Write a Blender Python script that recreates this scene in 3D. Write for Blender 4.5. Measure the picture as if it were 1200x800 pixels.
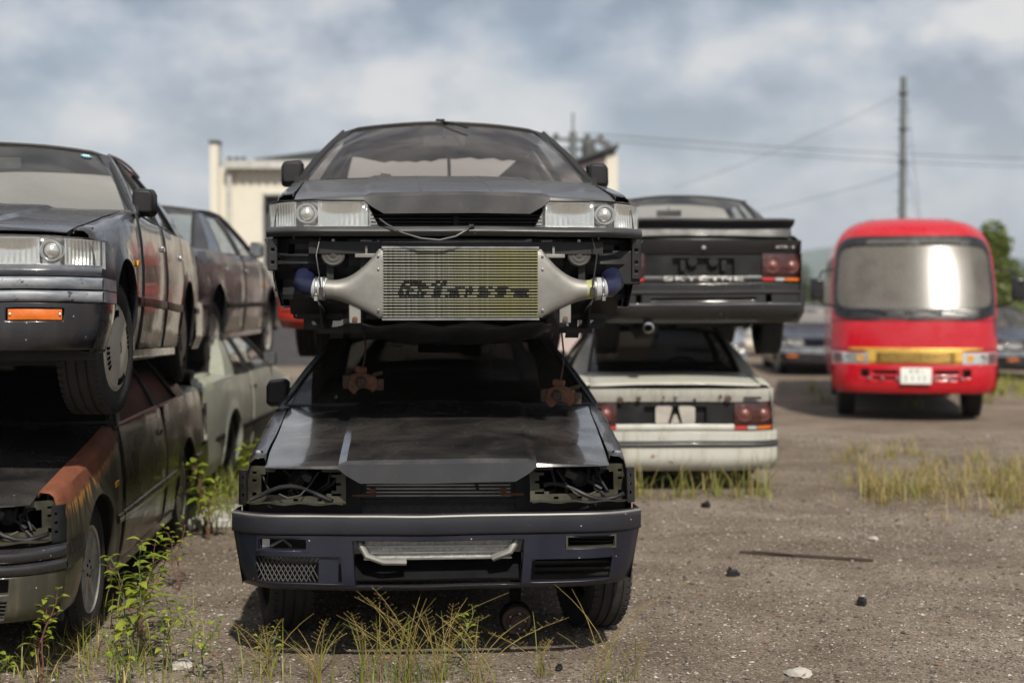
import bpy, bmesh, math, random
from mathutils import Vector, Matrix, Euler, noise
R = math.radians
PI = math.pi
random.seed(11)
for o in list(bpy.data.objects): bpy.data.objects.remove(o)
SC = bpy.context.scene
COL = SC.collection

# ------------------------------------------------------------------ camera
CAM_H = 1.6
cam_d = bpy.data.cameras.new('camera'); cam = bpy.data.objects.new('camera', cam_d); COL.objects.link(cam)
cam.location = (0, 0, CAM_H)
cam.rotation_euler = (R(90) - math.atan(56 / 1667), 0, 0)
cam_d.lens = 50; cam_d.sensor_width = 36; cam_d.clip_end = 20000; cam_d.clip_start = 0.1
cam_d.dof.use_dof = True; cam_d.dof.focus_distance = 6.25; cam_d.dof.aperture_fstop = 1.5
SC.camera = cam

# ------------------------------------------------------------------ world, sun, exposure
SUN_AZ = R(167)      # compass direction of the sun seen from above, clockwise from +y
SUN_EL = R(47)
w = bpy.data.worlds.new('World'); SC.world = w; w.use_nodes = True
nt = w.node_tree; nt.nodes.clear()
def wn(t, **k):
    n = nt.nodes.new(t)
    for a, b in k.items(): setattr(n, a, b)
    return n
def wmath(op, a, b=None):
    n = wn('ShaderNodeMath', operation=op)
    for i, s in enumerate((a, b)):
        if s is None: continue
        if isinstance(s, (int, float)): n.inputs[i].default_value = s
        else: nt.links.new(s, n.inputs[i])
    return n.outputs[0]
sky = wn('ShaderNodeTexSky', sky_type='NISHITA', sun_disc=False, sun_elevation=SUN_EL, sun_rotation=SUN_AZ)
sky.air_density = 1.0; sky.dust_density = 2.5; sky.ozone_density = 1.0
bg_sky = wn('ShaderNodeBackground'); bg_sky.inputs[1].default_value = 0.085
nt.links.new(sky.outputs[0], bg_sky.inputs[0])
tc = wn('ShaderNodeTexCoord')
mp = wn('ShaderNodeMapping'); mp.inputs['Scale'].default_value = (1.0, 1.0, 1.75); mp.inputs['Location'].default_value = (3.1, 0.4, 0.0)
nt.links.new(tc.outputs['Generated'], mp.inputs[0])
cn = wn('ShaderNodeTexNoise'); cn.inputs['Scale'].default_value = 6.2; cn.inputs['Detail'].default_value = 9; cn.inputs['Roughness'].default_value = 0.56; cn.inputs['Distortion'].default_value = 0.05
nt.links.new(mp.outputs[0], cn.inputs[0])
mp2 = wn('ShaderNodeMapping'); mp2.inputs['Scale'].default_value = (1.0, 1.0, 1.75); mp2.inputs['Location'].default_value = (3.12, 0.4, 0.065)
nt.links.new(tc.outputs['Generated'], mp2.inputs[0])
cn2 = wn('ShaderNodeTexNoise'); cn2.inputs['Scale'].default_value = 6.2; cn2.inputs['Detail'].default_value = 6; cn2.inputs['Roughness'].default_value = 0.5; cn2.inputs['Distortion'].default_value = 0.05
nt.links.new(mp2.outputs[0], cn2.inputs[0])
cover = wn('ShaderNodeValToRGB'); cover.color_ramp.elements[0].position = 0.33; cover.color_ramp.elements[1].position = 0.60
cover.color_ramp.elements[0].color = (0.50, 0.50, 0.50, 1); cover.color_ramp.elements[1].color = (1, 1, 1, 1)
nt.links.new(cn.outputs[0], cover.inputs[0])
# cloud tone: lit where the cloud thins towards its top, grey in the thick of it
dif = wmath('SUBTRACT', cn.outputs[0], cn2.outputs[0])
tone = wmath('ADD', wmath('MULTIPLY', dif, 2.6), 0.5)
tr = wn('ShaderNodeValToRGB')
tr.color_ramp.elements[0].position = 0.22; tr.color_ramp.elements[0].color = (0.275, 0.305, 0.355, 1)
tr.color_ramp.elements[1].position = 0.80; tr.color_ramp.elements[1].color = (0.67, 0.665, 0.66, 1)
e = tr.color_ramp.elements.new(0.5); e.color = (0.47, 0.50, 0.55, 1)
nt.links.new(tone, tr.inputs[0])
sep = wn('ShaderNodeSeparateXYZ'); nt.links.new(tc.outputs['Generated'], sep.inputs[0])
# paler haze towards the horizon all the way round
hz = wn('ShaderNodeMapRange'); hz.inputs['From Min'].default_value = 0.0; hz.inputs['From Max'].default_value = 0.16
hz.inputs['To Min'].default_value = 0.70; hz.inputs['To Max'].default_value = 0.0
nt.links.new(sep.outputs['Z'], hz.inputs['Value'])
hm = wn('ShaderNodeMixRGB'); hm.inputs[2].default_value = (0.62, 0.64, 0.67, 1)
nt.links.new(hz.outputs[0], hm.inputs[0]); nt.links.new(tr.outputs[0], hm.inputs[1])
bg_cl = wn('ShaderNodeBackground'); bg_cl.inputs[1].default_value = 1.0
nt.links.new(hm.outputs[0], bg_cl.inputs[0])
mix = wn('ShaderNodeMixShader')
nt.links.new(wmath('MAXIMUM', cover.outputs[0], hz.outputs[0]), mix.inputs[0])
nt.links.new(bg_sky.outputs[0], mix.inputs[1]); nt.links.new(bg_cl.outputs[0], mix.inputs[2])
wo = wn('ShaderNodeOutputWorld'); nt.links.new(mix.outputs[0], wo.inputs[0])

sun_d = bpy.data.lights.new('sun', 'SUN'); sun_d.energy = 4.6; sun_d.angle = R(1.2); sun_d.color = (1.0, 0.93, 0.82)
sun = bpy.data.objects.new('sun', sun_d); COL.objects.link(sun)
sdir = Vector((math.sin(SUN_AZ) * math.cos(SUN_EL), math.cos(SUN_AZ) * math.cos(SUN_EL), math.sin(SUN_EL)))
sun.rotation_euler = sdir.to_track_quat('Z', 'Y').to_euler(); sun.location = sdir * 60
vs = SC.view_settings; vs.view_transform = 'Standard'; vs.look = 'None'; vs.exposure = 0.22; vs.gamma = 1.0; vs.use_curve_mapping = False
SC.cycles.max_bounces = 10; SC.cycles.transparent_max_bounces = 24

# ------------------------------------------------------------------ materials
MATS = {}
class N:
    """small helper round a material's node tree"""
    def __init__(s, name):
        s.m = bpy.data.materials.new(name); s.m.use_nodes = True; s.t = s.m.node_tree
        s.b = s.t.nodes['Principled BSDF']; s.o = s.t.nodes['Material Output']; MATS[name] = s.m
    def n(s, t, **k):
        x = s.t.nodes.new(t)
        for a, b in k.items(): setattr(x, a, b)
        return x
    def l(s, a, b): s.t.links.new(a, b)
    def put(s, inp, v):
        if hasattr(v, 'is_output'): s.l(v, inp)
        else: inp.default_value = v
    def coord(s, scale=(1, 1, 1), kind='Object', loc=(0, 0, 0)):
        c = s.n('ShaderNodeTexCoord'); m = s.n('ShaderNodeMapping'); m.inputs['Scale'].default_value = scale; m.inputs['Location'].default_value = loc
        s.l(c.outputs[kind], m.inputs[0]); return m.outputs[0]
    def noise(s, scale, detail=4, rough=0.55, co=None, dist=0.0):
        x = s.n('ShaderNodeTexNoise'); x.inputs['Scale'].default_value = scale; x.inputs['Detail'].default_value = detail
        x.inputs['Roughness'].default_value = rough; x.inputs['Distortion'].default_value = dist
        if co is not None: s.l(co, x.inputs[0])
        return x.outputs[0]
    def ramp(s, fac, a, b, ca=(0, 0, 0, 1), cb=(1, 1, 1, 1)):
        x = s.n('ShaderNodeValToRGB'); x.color_ramp.elements[0].position = a; x.color_ramp.elements[1].position = b
        x.color_ramp.elements[0].color = ca; x.color_ramp.elements[1].color = cb; s.l(fac, x.inputs[0]); return x.outputs[0]
    def mix(s, f, a, b):
        x = s.n('ShaderNodeMixRGB'); s.put(x.inputs[0], f)
        for i, c in ((1, a), (2, b)): s.put(x.inputs[i], c if hasattr(c, 'is_output') else (*c[:3], 1))
        return x.outputs[0]
    def math(s, op, a, b=0.0):
        x = s.n('ShaderNodeMath', operation=op); s.put(x.inputs[0], a); s.put(x.inputs[1], b); return x.outputs[0]
    def bump(s, h, strength=0.3, dist=0.01):
        x = s.n('ShaderNodeBump'); x.inputs['Strength'].default_value = strength; x.inputs['Distance'].default_value = dist
        s.l(h, x.inputs['Height']); s.l(x.outputs[0], s.b.inputs['Normal']); return x

def simple(name, col, rough=0.5, metal=0.0, var=0.25, scale=9.0, coat=0.0, bump=0.0, spec=None):
    k = N(name)
    f = k.noise(scale, 5, 0.6, k.coord())
    lo = tuple(c * (1 - var) for c in col); hi = tuple(min(1, c * (1 + var)) for c in col)
    k.l(k.mix(k.ramp(f, 0.3, 0.7), lo, hi), k.b.inputs['Base Color'])
    k.put(k.b.inputs['Roughness'], k.math('ADD', k.math('MULTIPLY', f, 0.3), rough - 0.15))
    k.b.inputs['Metallic'].default_value = metal; k.b.inputs['Coat Weight'].default_value = coat
    if spec is not None: k.b.inputs['Specular IOR Level'].default_value = spec
    if bump: k.bump(k.noise(scale * 8, 3, 0.6, k.coord()), bump, 0.004)
    return k.m

def paint(name, col, rough=0.3, dust=0.35, dustcol=(0.23, 0.21, 0.18), streak=0.0, streakcol=(0.16, 0.15, 0.10), coat=0.5, metal=0.0, spec=0.5, spots=0.0, spotcol=(0.2, 0.08, 0.03)):
    """weathered car paint: settled dust on faces that look up, run marks down the sides, specks"""
    k = N(name)
    co = k.coord()
    n1 = k.noise(3.2, 7, 0.62, co, 0.4); n2 = k.noise(38, 4, 0.6, co)
    g = k.n('ShaderNodeNewGeometry'); sp = k.n('ShaderNodeSeparateXYZ'); k.l(g.outputs['Normal'], sp.inputs[0])
    up = k.ramp(sp.outputs['Z'], 0.05, 0.95)
    d = k.math('MULTIPLY', k.math('MULTIPLY', k.ramp(n1, 0.30, 0.75), k.math('ADD', k.math('MULTIPLY', up, 0.8), 0.2)), dust)
    d = k.math('ADD', d, k.math('MULTIPLY', k.ramp(n2, 0.60, 0.72), dust * 0.25))
    c = k.mix(d, col, dustcol)
    if streak:
        sn = k.noise(1.0, 5, 0.65, k.coord((26, 26, 1.3)))
        c = k.mix(k.math('MULTIPLY', k.math('MULTIPLY', k.ramp(sn, 0.48, 0.72), k.ramp(n1, 0.35, 0.6)), streak), c, streakcol)
    if spots:
        s2 = k.noise(11, 6, 0.7, co, 0.6)
        c = k.mix(k.ramp(s2, 0.66 - spots * 0.1, 0.70 - spots * 0.1), c, spotcol)
    # bird-lime and paint chips
    v = k.n('ShaderNodeTexVoronoi'); v.inputs['Scale'].default_value = 19; v.inputs['Randomness'].default_value = 1.0; k.l(co, v.inputs[0])
    v2 = k.noise(6, 2, 0.5, co)
    chip = k.math('MULTIPLY', k.math('LESS_THAN', v.outputs['Distance'], 0.055), k.math('GREATER_THAN', v2, 0.55))
    c = k.mix(k.math('MULTIPLY', chip, 0.8), c, (0.5, 0.5, 0.48))
    k.l(c, k.b.inputs['Base Color'])
    k.put(k.b.inputs['Roughness'], k.math('ADD', k.math('MULTIPLY', d, 0.5), k.math('ADD', k.math('MULTIPLY', k.ramp(n1, 0.35, 0.7), 0.22), rough - 0.1)))
    k.b.inputs['Metallic'].default_value = metal; k.b.inputs['Specular IOR Level'].default_value = spec
    k.put(k.b.inputs['Coat Weight'], k.math('MULTIPLY', k.math('SUBTRACT', 1.0, k.math('MINIMUM', k.math('MULTIPLY', d, 2.2), 1.0)), coat))
    k.b.inputs['Coat Roughness'].default_value = 0.06
    dent = k.noise(2.6, 3, 0.5, co)
    k.bump(k.math('ADD', k.math('MULTIPLY', dent, 6.0), n2), 0.10, 0.0025)
    return k.m

def glass(name, tint=(0.9, 0.92, 0.92), dust=0.2, dustcol=(0.42, 0.38, 0.33), lo=0.35, hi=0.7, trans=0.5, rough=0.03):
    """thin sheet glass with a film of dust that also lets light through"""
    k = N(name); k.t.nodes.remove(k.b)
    tr = k.n('ShaderNodeBsdfTransparent'); tr.inputs[0].default_value = (*tint, 1)
    gl = k.n('ShaderNodeBsdfGlossy'); gl.inputs['Roughness'].default_value = rough; gl.inputs[0].default_value = (1, 1, 1, 1)
    fr = k.n('ShaderNodeFresnel'); ge = k.n('ShaderNodeNewGeometry')      # same reflectance from either side of the sheet
    k.l(k.math('ADD', 1.5, k.math('MULTIPLY', ge.outputs['Backfacing'], 1 / 1.5 - 1.5)), fr.inputs[0])
    m1 = k.n('ShaderNodeMixShader'); k.l(fr.outputs[0], m1.inputs[0]); k.l(tr.outputs[0], m1.inputs[1]); k.l(gl.outputs[0], m1.inputs[2])
    df = k.n('ShaderNodeBsdfDiffuse'); df.inputs[0].default_value = (*dustcol, 1)
    tl = k.n('ShaderNodeBsdfTranslucent'); tl.inputs[0].default_value = (*dustcol, 1)
    m2 = k.n('ShaderNodeMixShader'); m2.inputs[0].default_value = trans; k.l(df.outputs[0], m2.inputs[1]); k.l(tl.outputs[0], m2.inputs[2])
    n1 = k.noise(2.4, 6, 0.6, k.coord((1, 1, 1.0)), 0.3); n2 = k.noise(60, 3, 0.6, k.coord())
    f = k.math('MULTIPLY', k.math('ADD', k.math('MULTIPLY', k.ramp(n1, lo, hi), 0.75), k.math('MULTIPLY', n2, 0.35)), dust)
    m3 = k.n('ShaderNodeMixShader'); k.l(f, m3.inputs[0]); k.l(m1.outputs[0], m3.inputs[1]); k.l(m2.outputs[0], m3.inputs[2])
    k.l(m3.outputs[0], k.o.inputs[0])
    return k.m

paint('charcoal_paint', (0.017, 0.017, 0.020), 0.30, 0.20, (0.20, 0.18, 0.165), coat=0.6)
paint('grey_hood_paint', (0.023, 0.023, 0.025), 0.38, 0.28, (0.21, 0.195, 0.185), coat=0.25)
paint('dark_hood_paint', (0.013, 0.013, 0.015), 0.20, 0.24, (0.20, 0.18, 0.155), coat=0.9)
paint('gunmetal_paint', (0.022, 0.022, 0.027), 0.26, 0.08, (0.20, 0.185, 0.165), coat=0.45, spec=0.35, streak=0.10)
paint('brown_black_paint', (0.018, 0.015, 0.011), 0.28, 0.16, (0.15, 0.13, 0.09), streak=0.6, streakcol=(0.12, 0.105, 0.055), coat=0.3, spec=0.3)
paint('black_paint', (0.011, 0.011, 0.012), 0.34, 0.16, (0.14, 0.13, 0.12), coat=0.35)
paint('white_paint_old', (0.47, 0.47, 0.44), 0.42, 0.6, (0.25, 0.26, 0.14), streak=0.5, streakcol=(0.17, 0.13, 0.06), coat=0.15, spots=0.25)
paint('silver_paint_old', (0.30, 0.31, 0.28), 0.40, 0.6, (0.20, 0.22, 0.11), streak=0.9, streakcol=(0.16, 0.19, 0.06), coat=0.25)
paint('navy_paint', (0.0055, 0.007, 0.017), 0.40, 0.07, (0.16, 0.15, 0.14), coat=0.15)
paint('navy_car_paint', (0.012, 0.014, 0.026), 0.28, 0.06, coat=0.25, spec=0.3)
paint('silver_blue_paint', (0.16, 0.175, 0.20), 0.25, 0.2, coat=0.8)
paint('white_car_paint', (0.62, 0.63, 0.62), 0.3, 0.15, coat=0.5)
paint('red_car_paint', (0.45, 0.03, 0.02), 0.3, 0.15, coat=0.6)
paint('bumper_grey', (0.022, 0.022, 0.024), 0.46, 0.26, (0.22, 0.215, 0.21), coat=0.1)
paint('bumper_worn', (0.055, 0.058, 0.070), 0.26, 0.55, (0.38, 0.40, 0.43), coat=0.6)
paint('olive_bumper', (0.034, 0.032, 0.026), 0.38, 0.4, (0.17, 0.155, 0.10), streak=0.5, streakcol=(0.15, 0.14, 0.08), coat=0.3)
simple('black_plastic', (0.013, 0.013, 0.014), 0.5, var=0.4, bump=0.15, spec=0.3)
simple('inner_metal', (0.015, 0.0155, 0.017), 0.5, var=0.6, scale=7, bump=0.1, spec=0.3)
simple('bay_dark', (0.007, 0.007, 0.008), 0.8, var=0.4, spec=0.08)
simple('rubber_seal', (0.014, 0.014, 0.014), 0.55)
simple('interior_dark', (0.022, 0.021, 0.021), 0.8, var=0.3)
simple('interior_grey', (0.06, 0.058, 0.056), 0.75, var=0.3)
simple('chrome', (0.62, 0.62, 0.63), 0.22, 1.0, var=0.15)
simple('trim_silver', (0.34, 0.34, 0.34), 0.35, 0.9, var=0.3)
simple('tail_lamp_bright', (0.20, 0.075, 0.065), 0.25, var=0.3, coat=0.6)
simple('reflector', (0.86, 0.86, 0.86), 0.22, 0.85, var=0.06)
simple('lamp_white', (0.60, 0.59, 0.57), 0.30, 0.5, var=0.2)
simple('alloy', (0.50, 0.49, 0.46), 0.42, 0.4, var=0.3)
simple('wheel_cover', (0.52, 0.48, 0.40), 0.5, 0.15, var=0.15)
simple('cast_aluminium', (0.225, 0.22, 0.205), 0.52, 0.45, var=0.22, scale=6)
simple('steel_bar', (0.60, 0.60, 0.57), 0.3, 0.9, var=0.3)
simple('fin_dark', (0.02, 0.021, 0.02), 0.7, var=0.4, spec=0.15)
simple('fin_grey', (0.33, 0.33, 0.31), 0.5, 0.3, var=0.4, scale=60)
simple('fin_mid', (0.055, 0.055, 0.052), 0.6, 0.2, var=0.4, scale=60)
simple('blue_hose', (0.012, 0.014, 0.040), 0.35)
simple('white_hose', (0.34, 0.355, 0.36), 0.4, var=0.3)
simple('black_cable', (0.02, 0.02, 0.02), 0.45)
simple('tyre', (0.022, 0.021, 0.020), 0.75, var=0.4, scale=14, bump=0.3)
simple('plate_white', (0.72, 0.73, 0.70), 0.5, var=0.05)
simple('plate_green', (0.08, 0.22, 0.14), 0.5)
simple('sticker_white', (0.72, 0.72, 0.68), 0.5, var=0.06)
simple('sticker_blue', (0.08, 0.30, 0.42), 0.4)
simple('sticker_orange', (0.75, 0.36, 0.22), 0.4)
paint('band_dark', (0.015, 0.016, 0.021), 0.48, 0.10, (0.2, 0.195, 0.19), coat=0.05, spec=0.3)
simple('letter_white', (0.55, 0.54, 0.52), 0.5)
simple('litter_brown', (0.14, 0.075, 0.04), 0.8, var=0.5)
simple('letter_dark', (0.03, 0.03, 0.03), 0.5)
simple('amber', (0.52, 0.12, 0.012), 0.25, var=0.2, coat=0.6)
simple('amber_pale', (0.62, 0.30, 0.02), 0.3, coat=0.6)
simple('tail_red', (0.42, 0.02, 0.018), 0.2, var=0.2, coat=0.8)
simple('tail_smoke', (0.040, 0.012, 0.011), 0.2, var=0.3, coat=0.8)
simple('tail_lamp_pink', (0.095, 0.028, 0.025), 0.3, var=0.3, coat=0.6)
paint('bus_red', (0.42, 0.003, 0.012), 0.30, 0.10, (0.30, 0.12, 0.10), streak=0.12, streakcol=(0.20, 0.02, 0.02), coat=0.5)
simple('bus_gold', (0.60, 0.37, 0.07), 0.35, 0.35, var=0.2)
simple('bus_black', (0.014, 0.014, 0.016), 0.3)
simple('seat_cloth', (0.20, 0.18, 0.16), 0.85)
simple('curtain', (0.42, 0.38, 0.33), 0.9)
paint('wall_cream', (0.60, 0.57, 0.49), 0.7, 0.25, (0.38, 0.34, 0.27), streak=0.35, streakcol=(0.36, 0.31, 0.23), coat=0.0)
simple('door_window_dark', (0.05, 0.05, 0.055), 0.6)  # even dark grey for building doors and windows
simple('wall_pink', (0.42, 0.35, 0.34), 0.7, var=0.1)
simple('fascia_grey', (0.42, 0.42, 0.40), 0.6)
simple('roof_dark', (0.028, 0.036, 0.036), 0.6)
simple('roof_brown', (0.10, 0.075, 0.065), 0.7)
simple('concrete_pole', (0.12, 0.135, 0.135), 0.8, var=0.15)
simple('insulator', (0.10, 0.10, 0.10), 0.4)
simple('slab_concrete', (0.42, 0.41, 0.39), 0.85, var=0.2)
simple('wood_dark', (0.05, 0.035, 0.025), 0.8)
simple('bark', (0.06, 0.045, 0.03), 0.9)
simple('stone_pale', (0.36, 0.335, 0.30), 0.85, var=0.2)
simple('stone_brown', (0.17, 0.14, 0.115), 0.9, var=0.25)
simple('stone_dark', (0.075, 0.065, 0.055), 0.9, var=0.25)
simple('hill_green', (0.05, 0.075, 0.035), 0.95, var=0.3, scale=0.01)
simple('stem_green', (0.10, 0.12, 0.04), 0.6)
simple('stem_red', (0.13, 0.06, 0.04), 0.6)
simple('galvanised_primer', (0.055, 0.053, 0.038), 0.5, 0.3, var=0.5, scale=13)
glass('windscreen', (0.66, 0.65, 0.65), 0.19, (0.34, 0.30, 0.28), trans=0.35)
glass('windscreen_clean', (0.80, 0.83, 0.80), 0.20, (0.36, 0.34, 0.30), trans=0.4)
glass('windscreen_dark', (0.72, 0.72, 0.72), 0.16, (0.26, 0.235, 0.20), trans=0.3)
glass('rear_glass_dusty', (0.85, 0.83, 0.80), 1.15, (0.80, 0.74, 0.68), lo=0.05, hi=0.5, trans=0.62)
glass('grimy_glass', (0.25, 0.25, 0.24), 0.75, (0.075, 0.068, 0.045), lo=0.05, hi=0.45, trans=0.3, rough=0.35)
glass('side_glass', (0.70, 0.72, 0.71), 0.22, (0.30, 0.28, 0.24))
glass('lens_glass', (0.93, 0.94, 0.92), 0.30, (0.55, 0.54, 0.50), trans=0.5, rough=0.05)
glass('bus_glass', (0.82, 0.80, 0.76), 0.36, (0.46, 0.43, 0.38), lo=0.0, hi=0.5, trans=0.35, rough=0.22)
glass('windscreen_black', (0.20, 0.20, 0.20), 0.13, (0.20, 0.18, 0.15), trans=0.2)  # dark tint puts the shade of the blocked-in cabin into the glass

def rust_mat(name, col=(0.16, 0.065, 0.03)):
    k = N(name); co = k.coord(); a = k.noise(30, 6, 0.7, co); b = k.noise(7, 4, 0.6, co)
    c = k.mix(k.ramp(a, 0.3, 0.7), tuple(x * 0.5 for x in col), tuple(x * 1.6 for x in col))
    k.l(k.mix(k.ramp(b, 0.55, 0.75), c, (0.10, 0.09, 0.085)), k.b.inputs['Base Color'])
    k.b.inputs['Roughness'].default_value = 0.85; k.bump(a, 0.4, 0.004)
    return k.m
rust_mat('rust', (0.11, 0.048, 0.024)); rust_mat('rust_brown', (0.06, 0.036, 0.025))

def rust_fender():
    """dark paint whose upper face has rusted through, orange runs below it"""
    k = N('rusted_fender_paint'); co = k.coord()
    sp = k.n('ShaderNodeSeparateXYZ'); k.l(co, sp.inputs[0])
    st = k.noise(1.0, 5, 0.7, k.coord((30, 30, 2.0))); n1 = k.noise(9, 6, 0.65, co)
    # fender top climbs from front to scuttle: subtract its slope so the rust follows the edge
    zz = k.math('SUBTRACT', sp.outputs['Z'], k.math('MULTIPLY', sp.outputs['Y'], 0.165))
    f = k.math('ADD', zz, k.math('MULTIPLY', k.math('SUBTRACT', st, 0.5), 0.13))
    rust = k.ramp(f, 0.610, 0.622)
    edge = k.ramp(f, 0.555, 0.615)
    run = k.math('MULTIPLY', k.ramp(st, 0.46, 0.66), k.ramp(f, 0.40, 0.62))
    c = k.mix(run, (0.045, 0.040, 0.030), (0.17, 0.15, 0.085))
    c = k.mix(k.math('MULTIPLY', edge, k.ramp(st, 0.42, 0.55)), c, (0.50, 0.24, 0.07))
    r = k.mix(k.ramp(n1, 0.3, 0.7), (0.105, 0.032, 0.014), (0.20, 0.062, 0.026))
    k.l(k.mix(rust, c, r), k.b.inputs['Base Color'])
    k.put(k.b.inputs['Roughness'], k.math('ADD', 0.4, k.math('MULTIPLY', rust, 0.4)))
    k.bump(n1, 0.12, 0.003)
rust_fender()

def flaked_bumper():
    """old bumper skin gone pale and chalky, dark where it has flaked"""
    k = N('flaked_bumper'); co = k.coord(); n1 = k.noise(5, 6, 0.6, k.coord((1, 1, 2.5))); n2 = k.noise(17, 6, 0.7, co, 0.5)
    c = k.mix(k.ramp(n1, 0.35, 0.65), (0.13, 0.145, 0.17), (0.34, 0.36, 0.39))
    c = k.mix(k.ramp(n2, 0.60, 0.63), c, (0.05, 0.05, 0.06))
    k.l(c, k.b.inputs['Base Color']); k.b.inputs['Roughness'].default_value = 0.38; k.b.inputs['Coat Weight'].default_value = 0.3
flaked_bumper()
def algae_alu():
    """cooler bars: bare aluminium, green-yellow algae towards one end, grime"""
    k = N('cooler_bar'); co = k.coord(kind='Object'); sp = k.n('ShaderNodeSeparateXYZ'); k.l(co, sp.inputs[0])
    oi = k.n('ShaderNodeObjectInfo')
    n1 = k.noise(6, 6, 0.6, k.coord((1.3, 1, 1), loc=(0, 0, 0))); n2 = k.noise(90, 3, 0.6, co)
    rr = k.math('ADD', n1, k.math('MULTIPLY', oi.outputs['Random'], 0.16))
    f = k.math('ADD', k.math('MULTIPLY', sp.outputs['X'], 0.9), rr)
    c = k.mix(k.ramp(n2, 0.4, 0.7), (0.15, 0.15, 0.125), (0.33, 0.33, 0.29))
    c = k.mix(k.math('MULTIPLY', k.ramp(f, 0.40, 0.95), 0.7), c, (0.22, 0.21, 0.05))
    k.l(c, k.b.inputs['Base Color']); k.b.inputs['Metallic'].default_value = 0.35; k.b.inputs['Roughness'].default_value = 0.42
algae_alu()
k = N('algae_pipe'); co = k.coord(); n1 = k.noise(16, 5, 0.6, co)
k.l(k.mix(k.ramp(n1, 0.35, 0.62), (0.44, 0.44, 0.38), (0.26, 0.27, 0.05)), k.b.inputs['Base Color']); k.b.inputs['Roughness'].default_value = 0.55

def leafmat(name, c1, c2, trans=0.35):
    k = N(name); k.t.nodes.remove(k.b)
    oi = k.n('ShaderNodeObjectInfo'); n1 = k.noise(5, 3, 0.6, k.coord(kind='Object'))
    f = k.ramp(k.math('ADD', k.math('MULTIPLY', oi.outputs['Random'], 0.5), k.math('MULTIPLY', n1, 0.7)), 0.3, 0.85)
    c = k.mix(f, c1, c2)
    d = k.n('ShaderNodeBsdfPrincipled'); k.l(c, d.inputs['Base Color']); d.inputs['Roughness'].default_value = 0.5
    t = k.n('ShaderNodeBsdfTranslucent'); k.l(c, t.inputs[0])
    m = k.n('ShaderNodeMixShader'); m.inputs[0].default_value = trans; k.l(d.outputs[0], m.inputs[1]); k.l(t.outputs[0], m.inputs[2]); k.l(m.outputs[0], k.o.inputs[0])
leafmat('weed_leaf', (0.14, 0.21, 0.02), (0.31, 0.35, 0.035))
leafmat('grass_blade', (0.10, 0.15, 0.02), (0.25, 0.25, 0.05), 0.3)
leafmat('grass_dry', (0.27, 0.21, 0.065), (0.38, 0.29, 0.11), 0.3)
leafmat('tree_leaf', (0.055, 0.09, 0.018), (0.14, 0.18, 0.03), 0.3)
leafmat('tree_leaf_dark', (0.03, 0.045, 0.018), (0.06, 0.085, 0.03), 0.25)

def ground_mat():
    k = N('gravel_ground'); co = k.coord(kind='Object')
    big = k.noise(0.55, 6, 0.6, co, 0.6); damp = k.noise(0.9, 5, 0.6, k.coord((0.6, 1.6, 1), loc=(4, 2, 0)), 0.5); mid = k.noise(2.3, 6, 0.6, co, 0.3); fine = k.noise(28, 5, 0.65, co); grit = k.noise(140, 3, 0.7, co)
    c = k.mix(k.ramp(mid, 0.32, 0.70), (0.150, 0.114, 0.084), (0.285, 0.226, 0.172))
    c = k.mix(k.math('MULTIPLY', k.ramp(big, 0.46, 0.62), 0.8), c, (0.31, 0.258, 0.206))
    c = k.mix(k.math('MULTIPLY', k.ramp(fine, 0.35, 0.75), 0.5), c, (0.075, 0.060, 0.047))
    c = k.mix(k.math('MULTIPLY', k.ramp(damp, 0.46, 0.64), 0.62), c, (0.112, 0.083, 0.060))
    v = k.n('ShaderNodeTexVoronoi'); v.inputs['Scale'].default_value = 85; k.l(co, v.inputs[0])
    vs2 = k.n('ShaderNodeSeparateColor'); k.l(v.outputs['Color'], vs2.inputs[0])
    c = k.mix(k.math('MULTIPLY', k.ramp(vs2.outputs[0], 0.86, 0.97), 0.6), c, (0.38, 0.35, 0.31))
    c = k.mix(k.math('MULTIPLY', k.ramp(vs2.outputs[1], 0.80, 0.95), 0.7), c, (0.05, 0.042, 0.035))
    c = k.mix(k.math('MULTIPLY', k.ramp(grit, 0.58, 0.75), 0.30), c, (0.34, 0.30, 0.26))
    k.l(c, k.b.inputs['Base Color']); k.b.inputs['Roughness'].default_value = 0.95; k.b.inputs['Specular IOR Level'].default_value = 0.2
    h = k.math('ADD', k.math('MULTIPLY', fine, 0.6), k.math('ADD', k.math('MULTIPLY', grit, 0.25), k.math('MULTIPLY', v.outputs['Distance'], -0.5)))
    k.bump(h, 0.9, 0.02)
ground_mat()

# ------------------------------------------------------------------ mesh helpers
def lerp(a, b, t): return a + (b - a) * t
def tab(t, x):
    if x <= t[0][0]: return t[0][1]
    for (a, va), (b, vb) in zip(t, t[1:]):
        if x <= b: return va + (vb - va) * (x - a) / (b - a)
    return t[-1][1]
def stab(t, x):
    """smooth table look-up (Catmull-Rom)"""
    if x <= t[0][0]: return t[0][1]
    if x >= t[-1][0]: return t[-1][1]
    for i in range(len(t) - 1):
        if x <= t[i + 1][0]:
            a, b = t[i], t[i + 1]; p = t[max(i - 1, 0)]; q = t[min(i + 2, len(t) - 1)]
            h = b[0] - a[0]; u = (x - a[0]) / h
            ma = (b[1] - p[1]) / (b[0] - p[0]) * h; mb = (q[1] - a[1]) / (q[0] - a[0]) * h
            return (2*u**3 - 3*u*u + 1)*a[1] + (u**3 - 2*u*u + u)*ma + (-2*u**3 + 3*u*u)*b[1] + (u**3 - u*u)*mb
def brk(a, b, step, pts=()):
    """sorted break points from a to b, every given point included, no gap above step"""
    p = sorted({round(x, 5) for x in [a, b, *[q for q in pts if a < q < b]]}); r = []
    for x, y in zip(p, p[1:]):
        n = max(1, math.ceil((y - x) / step - 1e-6)); r += [x + (y - x) * i / n for i in range(n)]
    return r + [p[-1]]

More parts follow.
